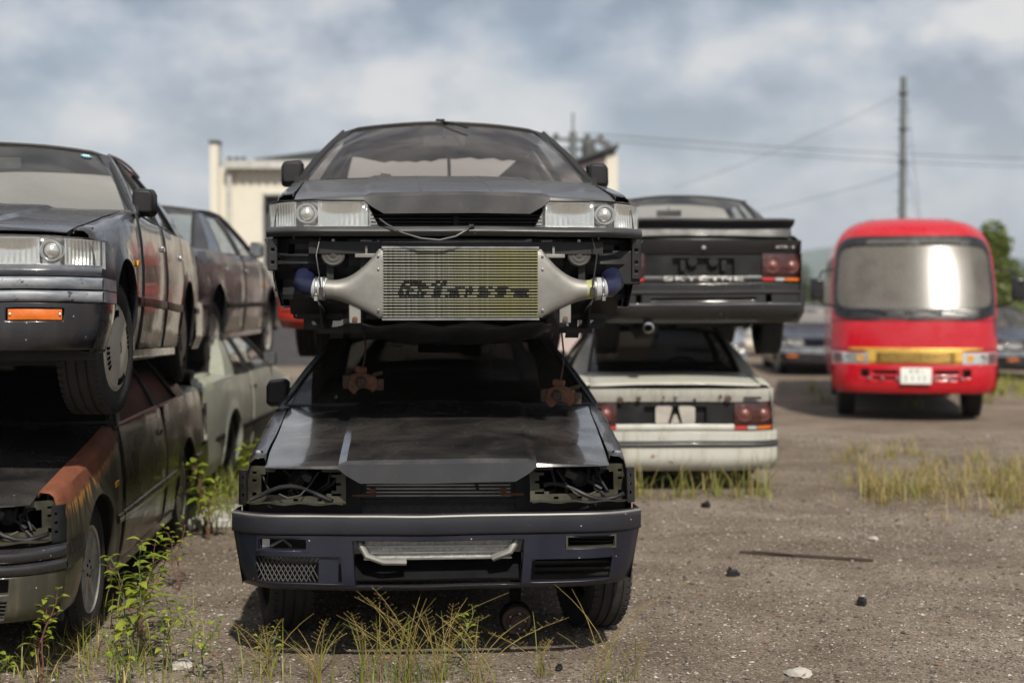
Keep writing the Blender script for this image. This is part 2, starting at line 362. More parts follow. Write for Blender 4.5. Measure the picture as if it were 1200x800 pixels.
class MB:
    def __init__(s): s.v = []; s.f = []
    def add(s, v, f):
        k = len(s.v); s.v += [tuple(p) for p in v]; s.f += [tuple(i + k for i in q) for q in f]; return s
    def box(s, c, d, rot=None):
        x, y, z = (q / 2 for q in d)
        v = [Vector((a * x, b * y, e * z)) for e in (-1, 1) for a, b in ((-1, -1), (1, -1), (1, 1), (-1, 1))]
        if rot is not None:
            m = Euler(rot).to_matrix(); v = [m @ p for p in v]
        return s.add([p + Vector(c) for p in v], [(3, 2, 1, 0), (4, 5, 6, 7), (0, 1, 5, 4), (1, 2, 6, 5), (2, 3, 7, 6), (3, 0, 4, 7)])
    def grid(s, fn, us, vs, flip=False):
        if isinstance(us, int): us = [i / us for i in range(us + 1)]
        if isinstance(vs, int): vs = [i / vs for i in range(vs + 1)]
        v = [fn(a, b) for b in vs for a in us]; n = len(us)
        f = [(j*n+i, j*n+i+1, (j+1)*n+i+1, (j+1)*n+i) for j in range(len(vs)-1) for i in range(n-1)]
        if flip: f = [q[::-1] for q in f]
        return s.add(v, f)
    def rows(s, rows, flip=False, closed=False):
        n = len(rows[0]); v = [p for r in rows for p in r]
        m = n if closed else n - 1
        f = [(j*n+i, j*n+(i+1) % n, (j+1)*n+(i+1) % n, (j+1)*n+i) for j in range(len(rows)-1) for i in range(m)]
        if flip: f = [q[::-1] for q in f]
        return s.add(v, f)
    def tube(s, path, r, n=8, cap=True):
        P = [Vector(p) for p in path]; rs = r if isinstance(r, (list, tuple)) else [r] * len(P); rings = []
        t0 = (P[1] - P[0]).normalized(); up = Vector((0, 0, 1)) if abs(t0.z) < 0.9 else Vector((1, 0, 0))
        a = t0.cross(up).normalized()
        for i, p in enumerate(P):
            t = (P[min(i+1, len(P)-1)] - P[max(i-1, 0)]).normalized()
            a = (a - t * a.dot(t)); a = a.normalized() if a.length > 1e-6 else t.orthogonal().normalized(); b = t.cross(a)
            rings.append([p + (a * math.cos(2*PI*k/n) + b * math.sin(2*PI*k/n)) * rs[i] for k in range(n)])
        k = len(s.v); s.rows(rings, closed=True)
        if cap:
            s.f.append(tuple(k + i for i in range(n))[::-1]); m = k + (len(P)-1)*n; s.f.append(tuple(m + i for i in range(n)))
        return s
    def lathe(s, prof, c=(0, 0, 0), axis='x', n=32, cap=False):
        """prof: (radius, distance along the axis)"""
        rings = []
        for r, h in prof:
            ring = []
            for k in range(n):
                a = 2*PI*k/n; p, q = r*math.cos(a), r*math.sin(a)
                ring.append({'x': (c[0]+h, c[1]+p, c[2]+q), 'y': (c[0]+p, c[1]+h, c[2]+q), 'z': (c[0]+p, c[1]+q, c[2]+h)}[axis])
            rings.append(ring)
        k = len(s.v); s.rows(rings, closed=True)
        if cap:
            s.f.append(tuple(k + i for i in range(n))[::-1]); m = k + (len(prof)-1)*n; s.f.append(tuple(m + i for i in range(n)))
        return s
    def prism(s, poly, fa, fb):
        """closed solid between two maps of a 2-D outline"""
        n = len(poly); v = [fa(*p) for p in poly] + [fb(*p) for p in poly]
        f = [tuple(range(n)), tuple(range(2*n-1, n-1, -1))] + [(i, i+n, (i+1) % n + n, (i+1) % n) for i in range(n)]
        return s.add(v, f)
    def plate(s, xs, zs, holes, fmap, depth, keep=None):
        """sheet in (x, z) with rectangular openings, its edges turned back by depth; fmap(x, d, z)"""
        idx = {}
        def vid(i, j, l):
            key = (i, j, l)
            if key not in idx: idx[key] = len(s.v); s.v.append(tuple(fmap(xs[i], depth * l, zs[j])))
            return idx[key]
        def ok(i, j):
            if not (0 <= i < len(xs)-1 and 0 <= j < len(zs)-1): return False
            x = (xs[i]+xs[i+1])/2; z = (zs[j]+zs[j+1])/2
            if keep and not keep(x, z): return False
            return not any(a < x < b and c < z < d for a, b, c, d in holes)
        for i in range(len(xs)-1):
            for j in range(len(zs)-1):
                if not ok(i, j): continue
                s.f.append((vid(i, j, 0), vid(i+1, j, 0), vid(i+1, j+1, 0), vid(i, j+1, 0)))
                for (di, dj, p, q) in ((-1, 0, (i, j), (i, j+1)), (1, 0, (i+1, j+1), (i+1, j)), (0, -1, (i+1, j), (i, j)), (0, 1, (i, j+1), (i+1, j+1))):
                    if not ok(i+di, j+dj): s.f.append((vid(*p, 0), vid(*q, 0), vid(*q, 1), vid(*p, 1)))
        return s
    def mesh(s, name, mat, angle=38):
        me = bpy.data.meshes.new(name); me.from_pydata(s.v, [], s.f); me.validate(); me.update()
        me.polygons.foreach_set('use_smooth', [True] * len(me.polygons)); me.set_sharp_from_angle(angle=R(angle))
        if mat: me.materials.append(MATS[mat])
        return me
    def build(s, name, mat, parent=None, bevel=0.0, solid=0.0, offset=-1.0, angle=38):
        o = bpy.data.objects.new(name, s.mesh(name, mat, angle)); COL.objects.link(o); o.parent = parent
        if solid:
            m = o.modifiers.new('thickness', 'SOLIDIFY'); m.thickness = solid; m.offset = offset
        if bevel:
            m = o.modifiers.new('bevel', 'BEVEL'); m.width = bevel; m.segments = 2; m.limit_method = 'ANGLE'; m.angle_limit = R(40); m.harden_normals = False
        return o
def empty(name, loc=(0, 0, 0), rot=(0, 0, 0), parent=None):
    o = bpy.data.objects.new(name, None); COL.objects.link(o); o.location = loc; o.rotation_euler = rot; o.parent = parent; o.empty_display_size = 0.2
    return o
def tag(o, label=None, cat=None, group=None, kind=None):
    if label: o['label'] = label
    if cat: o['category'] = cat
    if group: o['group'] = group
    if kind: o['kind'] = kind
    return o
def inst(name, me, parent, loc=(0, 0, 0), rot=(0, 0, 0), scale=None):
    o = bpy.data.objects.new(name, me); COL.objects.link(o); o.parent = parent; o.location = loc; o.rotation_euler = rot
    if scale: o.scale = scale
    return o
def letters(txt, size, depth, mat, parent, loc, rot, width):
    """raised lettering, one object per character, spread evenly over the given width"""
    n = len(txt); pitch = width / n; m = Euler(rot).to_matrix()
    for i, ch in enumerate(txt):
        me = text_mesh(ch, size, depth, mat, pitch * (.78 if ch not in 'I-' else .22))
        inst('letter', me, parent, Vector(loc) + m @ Vector(((i + .5) * pitch - width / 2, 0, 0)), rot)
def text_mesh(txt, size, depth, mat, width, space=1.0):
    cu = bpy.data.curves.new('lettering', 'FONT'); cu.body = txt; cu.size = size; cu.extrude = depth; cu.align_x = 'CENTER'; cu.align_y = 'CENTER'; cu.offset = size * 0.012; cu.space_character = space
    t = bpy.data.objects.new('lettering', cu); COL.objects.link(t)
    dg = bpy.context.evaluated_depsgraph_get(); me = bpy.data.meshes.new_from_object(t.evaluated_get(dg))
    bpy.data.objects.remove(t); me.materials.clear(); me.materials.append(MATS[mat])
    sx = width / (max(v.co.x for v in me.vertices) - min(v.co.x for v in me.vertices))
    for v in me.vertices: v.co.x *= sx
    return me
def at(px, py, d):
    """place in the world of a spot measured on the photograph, d metres in front of the lens"""
    return ((px - 600) / 1667 * d, d, CAM_H - (py - 345) / 1667 * d)

# ------------------------------------------------------------------ the car: y = 0 at the nose, +y to the tail, z = 0 at the ground
FA, RA, TYR = 0.86, 3.47, 0.31          # axles and tyre radius
W_T = [(0.05, .775), (.2, .812), (.45, .835), (.9, .845), (3.6, .845), (4.1, .836), (4.4, .815), (4.56, .785)]
ZB_T = [(0.05, .704), (.7, .800), (1.38, .893), (2.6, .912), (3.6, .928), (4.05, .918), (4.56, .880)]
P_T = [(0, .945), (.1, .968), (.3, .992), (.5, 1.0), (.66, 1.0), (.86, .986), (1, .965)]
def wb(y): return stab(W_T, y)
def zb(y): return stab(ZB_T, y)
def xs_(y, z): return wb(y) * tab(P_T, (z - .2) / (zb(y) - .2))
def fy(x): a = abs(x); return .045 * (a / .845) ** 2 + .15 * max(0, (a - .60) / .245) ** 2.3
def ry(x): return 4.58 - fy(x) * 0.75
def zhood(x, y):
    base = tab([(0, .714), (.06, .726), (.25, .762), (.7, .828), (1.1, .888), (1.36, .925)], y)
    a = abs(x)
    return base + .022 * (1 - (a / .78) ** 2) + (.012 if a < .40 else .012 * max(0, 1 - (a - .40) / .035))
def hwid(y): return lerp(.716, .744, max(0, min(1, y / 1.36)))       # half width of the hood
def arch(y, ya, r):
    d = abs(y - ya)
    return TYR - .005 + math.sqrt(r * r - d * d) if d < r else None
def side_panel(s, y0, y1, arches=(), inner=None, sill=.215, nz=11, zin=None):
    """outer skin between two cross-sections with the wheel arch cut out; inner(y) is where the top rolls in to"""
    ys = brk(y0, y1, .11)
    for ya, r in arches:
        for k in range(-10, 11):
            yy = ya + r * math.sin(k / 10 * PI / 2)
            if y0 < yy < y1: ys.append(yy)
        for e in (ya - r - .002, ya + r + .002):
            if y0 < e < y1: ys.append(e)
    ys = sorted(set(round(y, 4) for y in ys)); rows = []
    for y in ys:
        z0 = sill; lip = 0
        for ya, r in arches:
            a = arch(y, ya, r)
            if a is not None: z0 = a; lip = .010
        top = zb(y); r = []
        x0 = xs_(y, z0) + lip
        r.append((s * (x0 - .045), y, z0 + .002)); r.append((s * (x0 - .004), y, z0 - .004))
        for k in range(nz + 1):
            z = lerp(z0, top, k / nz); x = xs_(y, z) + lip * max(0, 1 - (z - z0) / .07)
            r.append((s * x, y, z))
        xi, zi = inner(y)
        xt = xs_(y, top)
        r.append((s * lerp(xt, xi, .3), y, top + (zi - top) * .75)); r.append((s * xi, y, zi)); r.append((s * (xi - .004), y, zi - .025))
        rows.append(r)
    m = MB(); m.rows(rows, flip=(s > 0)); return m

def rolled_strip(zlo, zhi, d0, out, x0=-.845, x1=.845, nz=6, plan=fy, sgn=1, step=.05, off=0.0):
    """long bar across the nose (or tail) with a rounded face"""
    def P(u, v):
        x = lerp(x0, x1, u); a = v * PI
        return (x, plan(x) + sgn * (d0 - math.sin(a) * out) , lerp(zlo, zhi, v))
    n = max(2, int((x1 - x0) / step)); m = MB(); m.grid(P, n, nz, flip=(sgn < 0))
    return m

# --- wheels -------------------------------------------------------------------
WHEEL = {}
def wheel_meshes(kind):
    if kind in WHEEL: return WHEEL[kind]
    ty = MB(); hw = .098
    prof = [(.195, -hw+.012), (.215, -hw+.002), (.25, -hw-.004), (.285, -hw+.004), (.302, -hw+.018), (.308, -hw+.034)]
    for g in (-.045, 0, .045): prof += [(.3095, g - .006), (.302, g - .004), (.302, g + .004), (.3095, g + .006)]
    prof += [(.308, hw-.034), (.302, hw-.018), (.285, hw-.004), (.25, hw+.004), (.215, hw-.002), (.195, hw-.012)]
    ty.lathe(prof, n=56)
    # tread blocks on the shoulders
    for k in range(56):
        a = 2*PI*k/56
        for sx in (-1, 1): ty.box((sx * .074, .3030*math.cos(a), .3030*math.sin(a)), (.030, .022, .010), (a - PI/2, 0, 0))
    rim = MB()
    rim.lathe([(.196, -.085), (.196, -.06), (.17, -.05), (.165, .02), (.17, .055), (.197, .072), (.205, .088), (.199, .092), (.190, .086)], n=48)
    dark = MB()
    if kind == 'cover':
        rim.lathe([(.195, .088), (.185, .098), (.165, .100), (.12, .108), (.06, .113), (.03, .114), (.012, .114), (.001, .114)], n=48)
        for g in range(4):
            for q in range(5):
                a = g * PI/2 + (q - 2) * .145 + .3
                dark.box((.1025, .158*math.cos(a), .158*math.sin(a)), (.006, .012, .032), (a - PI/2, 0, 0))
        dark.box((.1145, 0, .012), (.002, .006, .030), (.5, 0, 0)); dark.box((.1145, .004, -.012), (.002, .006, .026), (-.4, 0, 0))
    elif kind == 'steel':
        rim.lathe([(.17, .02), (.15, .035), (.12, .03), (.10, .05), (.07, .062), (.045, .06), (.03, .075), (.001, .078)], n=40)
        for q in range(8):
            a = q * PI/4; dark.lathe([(.016, 0), (.001, 0)], (.043, .135*math.cos(a), .135*math.sin(a)), n=10)
    else:
        rim.lathe([(.055, .045), (.052, .075), (.03, .082), (.001, .082)], n=24)
        for q in range(7):
            a = 2*PI*q/7
            rim.box((.064, .118*math.cos(a), .118*math.sin(a)), (.026, .045, .145), (a - PI/2, 0, 0))
        dark.lathe([(.165, .012), (.001, .016)], n=32)
        for q in range(5):
            a = 2*PI*q/5; dark.lathe([(.008, .0), (.008, .003), (.001, .003)], (.081, .036*math.cos(a), .036*math.sin(a)), n=8)
    hub = MB(); hub.lathe([(.001, -.11), (.06, -.11), (.06, -.02), (.15, -.02), (.15, .0), (.001, .004)], n=28)
    dark_obj = dark.mesh('slots', 'bay_dark')
    WHEEL[kind] = (hub.mesh('wheel', 'rust_brown'), ty.mesh('tyre', 'tyre'), rim.mesh('rim', {'cover': 'wheel_cover', 'steel': 'inner_metal'}.get(kind, 'alloy')), dark_obj)
    return WHEEL[kind]
def add_wheel(parent, x, y, z, kind='alloy', steer=0.0, camber=0.0):
    hub, ty, rim, dk = wheel_meshes(kind)
    flip = PI if x < 0 else 0
    o = inst('wheel', hub, parent, (x, y, z), (0, camber, flip + steer))
    inst('tyre', ty, o); inst('rim', rim, o); inst('slots', dk, o)['kind'] = 'stuff'
    return o

# --- nose pieces ---------------------------------------------------------------
def lamp_outline_zhi(a):     # a = |x|
    return tab([(.345, .595), (.395, .703), (.42, .716), (.80, .714), (.845, .704)], a)
def headlight(car, s):
    def P(x, d, z): return (s * x, fy(x) + d, z)
    xs = brk(.385, .838, .022); m = MB()
    m.grid(lambda u, v: P(lerp(.352, .836, u), .075 - .02*math.sin(v*PI) + (.0022 if int(u*72 + .5) % 2 and (u < .5 or u > .76) else 0), lerp(.594, lamp_outline_zhi(lerp(.352, .836, u)) - .003, v)), 72, 4, flip=(s < 0))
    house = MB()
    zs = [0, .25, .5, .75, 1]
    house.grid(lambda u, v: P(lerp(.345, .838, u), .155, lerp(.588, lamp_outline_zhi(lerp(.345, .838, u)), v)), 22, 4, flip=(s < 0))
    for edge in (0, 1):
        house.grid(lambda u, v: P(lerp(.345, .838, u), lerp(.06, .155, v), lerp(.588, lamp_outline_zhi(lerp(.345, .838, u)), edge)), 22, 2, flip=(s < 0) == (edge == 0))
    o = house.build('headlight', 'reflector', car)
    m.build('lens', 'lens_glass', o)
    # main beam bowl with upright flutes, round projector, corner lamp
    r1 = MB()
    def bowl(x0, x1):
        r1.grid(lambda u, v: P(lerp(x0, x1, u), .10 + .016*math.sin(u*PI)*math.sin(v*PI) + (.005 if int(u*18+.5) % 2 else 0), lerp(.602, .703, v)), 18, 5, flip=(s < 0))
        r1.plate([x0-.006, x0, x1, x1+.006], [.598, .602, .703, .708], [(x0, x1, .602, .703)], lambda x, d, z: P(x, .092 + d, z), .02)
    bowl(.398, .604); bowl(.712, .828)
    r1.build('reflector', 'reflector', o)
    pr = MB()
    c = P(.658, .085, .654)
    pr.lathe([(.034, .030), (.034, -.004), (.040, -.010), (.046, -.010), (.049, -.002), (.049, .03)], c, 'y', 28)
    pr.build('projector_ring', 'chrome', o)
    pl = MB(); pl.lathe([(.033, .008), (.028, -.004), (.018, -.012), (.001, -.016)], c, 'y', 24); pl.build('projector_lens', 'reflector', o)
    return o

def empty_lamp_bay(car, s):
    """lamp removed: punched sheet metal round a dark hole with loose hoses inside"""
    def P(x, d, z): return (s * x, fy(x) * .8 + .17 + d, z)
    hx0, hx1, hz0, hz1 = .430, .742, .584, .702
    m = MB()
    xs = brk(.385, .80, .02); zs = brk(.555, .715, .0115)
    def keep(x, z):
        u = (x - (hx0 + hx1)/2) / ((hx1 - hx0)/2); v = (z - (hz0 + hz1)/2) / ((hz1 - hz0)/2)
        if abs(u)**3.5 + abs(v)**3.5 < 1: return False
        for (cx, cz) in ((.425, .69), (.425, .64), (.425, .59), (.765, .69), (.765, .60), (.775, .65), (.775, .58), (.60, .568), (.50, .568)):
            if abs(x - cx) < .011 and abs(z - cz) < .006: return False
        return True
    m.plate(xs, zs, [], P, .03, keep)
    # lower shelf and fender flange
    m.grid(lambda u, v: (s*lerp(.39, .80, u), fy(lerp(.39, .80, u))*.9 + lerp(.05, .19, v), .562 + .004*math.sin(u*19)), 14, 3)
    o = m.build('lamp_panel', 'galvanised_primer', car, angle=25)
    fl = MB(); fl.plate([.793, .803, .813, .830], brk(.55, .70, .0125), [], lambda x, d, z: (s*x, fy(x) + .045 + d, z), .05, lambda x, z: not (.803 < x < .813 and abs((z*1000) % 38 - 19) < 5))
    fl.build('flange', 'inner_metal', o)
    j = MB(); rnd = random.Random(int(40 + s*7))
    for q in range(7):
        x = rnd.uniform(.44, .72); pts = [(s*(x + rnd.uniform(-.05, .05)), fy(x) + .15 + rnd.uniform(.0, .08), lerp(.57, .70, t) + rnd.uniform(-.01, .01)) for t in (0, .3, .6, 1)]
        j.tube(pts, rnd.uniform(.004, .011), 7)
    pts = [(s*lerp(.44, .78, t), fy(.6)*.6 + .15 + .02*math.sin(t*9), .60 + .035*math.sin(t*5 + s)) for t in [i/8 for i in range(9)]]; j.tube(pts, .010, 8)
    j.build('hose', 'black_plastic', o)
    b = MB(); b.lathe([(.034, 0), (.036, .02), (.022, .05), (.012, .055), (.001, .055)], (s*.60, .24, .648), 'y', 18); b.box((s*.56, .25, .67), (.05, .04, .03), (.3, .4, .2)); b.build('bulb_holder', 'interior_grey', o)
    wv = MB()
    wv.tube([(s*.50, .20, .69), (s*.53, .17, .64), (s*.57, .15, .595), (s*.62, .15, .583), (s*.66, .17, .60)], .0030, 5)
    wv.build('wire', ['interior_grey', 'galvanised_primer'][s > 0], o)
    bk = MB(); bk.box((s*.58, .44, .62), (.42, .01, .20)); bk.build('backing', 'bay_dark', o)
    return o

def hood(car, mat, lift=0.0):
    m = MB(); ys = [0.0, .02, .06, .12, .25, .4, .55, .7, .85, 1.0, 1.15, 1.28, 1.36]
    xs = brk(-.762, .762, .06, [-.40, .40, -.435, .435, -.165, .165])
    def F(x, y):
        a = abs(x); yy = max(fy(x) * (1 - y) , 0) + .055 + y * (1.36 - .055) / 1.36
        lf = lift * max(0, 1 - y / 1.36)
        return (x * hwid(y) / .762, yy, zhood(x, y) + lf)
    rows = []
    lipz = lambda x: tab([(0, .652), (.365, .652), (.43, .713), (.8, .713)], abs(x))
    r0 = [(F(x, 0)[0], F(x, 0)[1] + .012, lipz(x) - .002 + lift) for x in xs]
    r1 = [(F(x, 0)[0], F(x, 0)[1] - .002, lipz(x) + lift) for x in xs]
    r2 = [(F(x, 0)[0], F(x, 0)[1] + .004, lerp(lipz(x), zhood(x, 0), .85) + lift) for x in xs]
    m.rows([r0, r1, r2] + [[F(x, y) for x in xs] for y in ys[1:]])
    # rear edge and sides turned down
    m.rows([[F(x, 1.36) for x in xs], [(F(x, 1.36)[0], F(x, 1.36)[1] + .004, F(x, 1.36)[2] - .02) for x in xs]])
    for s in (-1, 1):
        xe = xs[-1] * s
        e = [F(xe, y) for y in ys[1:]]; m.rows([e, [(p[0] - s*.002, p[1], p[2] - .022) for p in e]], flip=(s < 0))
    o = m.build('hood', mat, car, angle=14)
    for x in (-.165, .165):     # pressed ridges
        r = MB(); r.tube([(F(x, y)[0], F(x, y)[1], F(x, y)[2] - .0035) for y in ys[2:]], .006, 6); r.build('ridge', mat, o)
    return o

def bumper_front(car, style):
    P0 = lambda x, d, z: (x, fy(x) - .01 + .06 * max(0, (.33 - z) / .13)**2 * (abs(x) / .84)**2 + d, z)
    def narrowed(x, d, z):
        k = 1 - .045 * max(0, (.46 - z) / .23); p = P0(x, d, z); return (x * k, p[1] + (.02 if z < .24 else 0), z)
    def wrap_sides(m, zlo, zhi, kf, y1=.46):
        for s in (-1, 1):
            m.grid(lambda u, v: (s * (.845 * kf(lerp(zlo, zhi, v)) + .006 * math.sin(u * PI)), lerp(fy(.845) - .01, y1, u), lerp(zlo, zhi, v)), 5, 5, flip=(s < 0))
    if style == 'aero':
        holes = [(-.726, -.535, .397, .447), (-.76, -.40, .262, .370), (-.345, .350, .250, .438), (.527, .730, .397, .447), (.39, .735, .258, .352)]
        xs = brk(-.845, .845, .04, [q for h in holes for q in h[:2]]); zs = brk(.23, .462, .03, [q for h in holes for q in h[2:]] + [.236])
        m = MB(); m.plate(xs, zs, holes, narrowed, .05); wrap_sides(m, .235, .462, lambda z: 1 - .045 * max(0, (.46 - z) / .23))
        o = m.build('front_bumper', 'navy_paint', car, bevel=.006, angle=50)
        u = MB()
        u.grid(lambda a, b: (lerp(-.85, .85, a), fy(lerp(-.845, .845, a)) - .014 - .010*math.sin(b*PI)**.6 + (.06 * max(0, b-.8)/.2 if b > .8 else 0), tab([(0, .464), (.12, .468), (.8, .536), (.9, .546), (1, .548)], b)), 44, 12)
        for s in (-1, 1): u.grid(lambda a, b: (s * (.852), lerp(fy(.845) - .014, .46, a), lerp(.464, .546, b)), 4, 3, flip=(s < 0))
        u.build('bumper_band', 'band_dark', o)
        # bright worn top edge
        e = MB(); e.tube([(x, fy(x) - .014, .5405) for x in brk(-.85, .85, .04)], .0065, 8); e.build('worn_edge', 'cast_aluminium', o)
        # mesh in the duct on one side
        g = MB()
        for q in range(20):
            for sg in (-1, 1):
                x = -.755 + q * .0185; x2 = x + sg * .055
                if -.762 < x2 < -.47 and x < -.47: g.tube([(x, fy(x) + .03, .264), (x2, fy(x2) + .03, .366)], .0022, 4, False)
        g.build('duct_mesh', 'interior_grey', o)
        b = MB(); b.box((-.44, .02, .316), (.08, .01, .105)); b.build('duct_blank', 'navy_paint', o)
        gl = MB()
        for q in range(3): gl.box((.57, .12, .275 + q*.028), (.34, .03, .008), (.3, 0, 0))
        for q in range(3): gl.box((.63, .10, .405 + q*.015), (.19, .03, .004), (.3, 0, 0))
        gl.build('duct_louvre', 'black_plastic', o)
        # lamp recess frames
        for s in (-1, 1):
            f = MB(); x0, x1 = (.522, .736)
            f.plate([x0, x0+.008, x1-.008, x1], [.392, .402, .444, .450], [(x0+.008, x1-.008, .402, .444)], lambda x, d, z: (s*x, fy(x) - .013 + d, z), .06)
            f.build('lamp_frame', ['interior_grey', 'navy_paint'][s < 0] if s < 0 else 'galvanised_primer', o)
        j = MB(); j.tube([(-.68, .08, .41), (-.63, .07, .44), (-.60, .09, .405)], .007, 6); j.box((-.70, .09, .425), (.03, .02, .04)); j.build('loose_bracket', 'trim_silver', o)
        return o
    if style == 'stock' or style == 'olive':
        lo, hi = (('navy_paint' if style == 'stock' else 'olive_bumper'), ('flaked_bumper' if style == 'stock' else 'charcoal_paint'))
        kf = lambda z: 1 - .05 * max(0, (.44 - z) / .2) ** 2
        m = MB()
        holes = [(.50, .72, .365, .415), (-.72, -.50, .365, .415)] if style == 'stock' else [(.50, .66, .37, .43), (-.66, -.50, .37, .43), (.36, .66, .26, .34), (-.66, -.36, .26, .34), (-.30, .30, .26, .43)]
        xs = brk(-.845, .845, .04, [q for h in holes for q in h[:2]]); zs = brk(.245, .440, .03, [q for h in holes for q in h[2:]])
        def Q(x, d, z): p = P0(x, d, z); return (x * kf(z), p[1] + .05 * max(0, (.30 - z) / .08) ** 2, z)
        m.plate(xs, zs, holes, Q, .05); wrap_sides(m, .245, .44, kf, .50)
        o = m.build('front_bumper', 'gunmetal_paint' if style == 'stock' else lo, car, bevel=.005, angle=50)
        u = MB()
        for (a0, a1) in ((.443, .490), (.495, .545)):
            u.grid(lambda a, b: (lerp(-.852, .852, a), fy(lerp(-.845, .845, a)) - .012 - .014*math.sin(b*PI)**.7 + (.05*(b-.85)/.15 if b > .85 else 0), lerp(a0, a1, min(b*1.05, 1))), 44, 8)
            for s in (-1, 1): u.grid(lambda a, b: (s * (.854), lerp(fy(.845) - .012, .50, a), lerp(a0, a1, b)), 4, 2, flip=(s < 0))
        u.build('bumper_band', hi, o)
        if style == 'stock':
            for s in (-1, 1):
                l = MB(); l.grid(lambda a, b: (s*lerp(.508, .712, a), fy(lerp(.508, .712, a)) - .012 - .004*math.sin(a*PI)*math.sin(b*PI), lerp(.369, .411, b)), 10, 4, flip=(s < 0))
                t = l.build('indicator', 'amber', o)
                sc = MB()
                for x in (.515, .705): sc.lathe([(.005, -.003), (.001, -.005)], (s*x, fy(x) - .016, .39), 'y', 8)
                sc.build('screw', 'chrome', t)
        else:
            for s in (-1, 1):
                for q in range(5): g = MB(); g.box((s*.5, .10, .268 + q*.016), (.30, .02, .005)); g.build('duct_louvre', 'trim_silver', o)
        return o

def nose_inner(car, core='radiator'):
    """radiator panel and the dark bay behind it"""
    m = MB()
    m.plate([-.80, -.42, -.36, -.33, .33, .36, .42, .80], [.20, .26, .54, .56, .695, .71], [(-.33, .33, .26, .54), (-.33, .33, .56, .695)], lambda x, d, z: (x, .30 + d, z), .03,
            lambda x, z: abs(x) < .42 or z < .56)
    m.box((0, .33, .705), (.80, .05, .018))
    o = m.build('radiator_panel', 'inner_metal', car)
    r = MB(); r.box((0, .37, .48), (.70, .03, .50)); rc = r.build('radiator', 'fin_mid', car)
    b = MB()
    for q in range(9): b.box((0, .352, .57 + q*.0155), (.62, .006, .0045))
    for q in range(4): b.box((0, .044, .335 + q*.026), (.60, .012, .006))
    b.build('radiator_bar', 'trim_silver', rc)
    f = MB(); f.box((0, .065, .378), (.59, .03, .098)); f.build('oil_cooler_fins', 'fin_grey', rc)
    t = MB(); t.tube([(-.325, .12, .44), (-.315, .035, .40), (-.285, .015, .352), (-.22, .012, .328), (-.13, .03, .325)], .014, 8); t.build('cooler_pipe', 'cast_aluminium', rc)
    t = MB(); t.tube([(.335, .12, .44), (.32, .035, .41), (.29, .015, .365), (.22, .03, .335)], .016, 8); t.build('cooler_pipe', 'cast_aluminium', rc)
    p = MB(); p.plate(brk(-.345, .345, .023), brk(.245, .345, .02), [], lambda x, d, z: (x, .07 + (z - .245)*.9 + d, z), .02, lambda x, z: not (abs(z - .305) < .011 and int(x*100) % 9 == 0)); p.build('lower_panel', 'bay_dark', rc); ye = MB(); ye.tube([(-.34, .135, .352), (0, .135, .350), (.34, .135, .352)], .006, 6); ye.build('panel_edge', 'algae_pipe', rc)
    k = MB(); k.box((.0, .33, .665), (.06, .01, .07)); k.box((.0, .325, .69), (.16, .01, .02)); k.build('latch_bracket', 'rust', o)
    for s in (-1, 1): k = MB(); k.box((s*.275, .22, .60), (.025, .02, .035)); k.tube([(s*.36, .20, .588), (s*.265, .21, .588)], .006, 6); k.build('stay_clip', 'rust', o)
    k = MB(); k.tube([(.17, .30, .60), (.16, .29, .64), (.20, .28, .67)], .008, 6); k.build('coolant_hose', 'rust_brown', o)
    g = MB(); g.tube([(.20, .28, .655), (.30, .25, .672), (.36, .24, .69)], .007, 6); g.build('stay_rod', 'interior_grey', o)
    e = MB(); e.box((0, .9, .45), (1.30, 1.0, .30)); e.box((0, 1.38, .55), (1.50, .02, .66)); e.build('engine_bay', 'bay_dark', car)

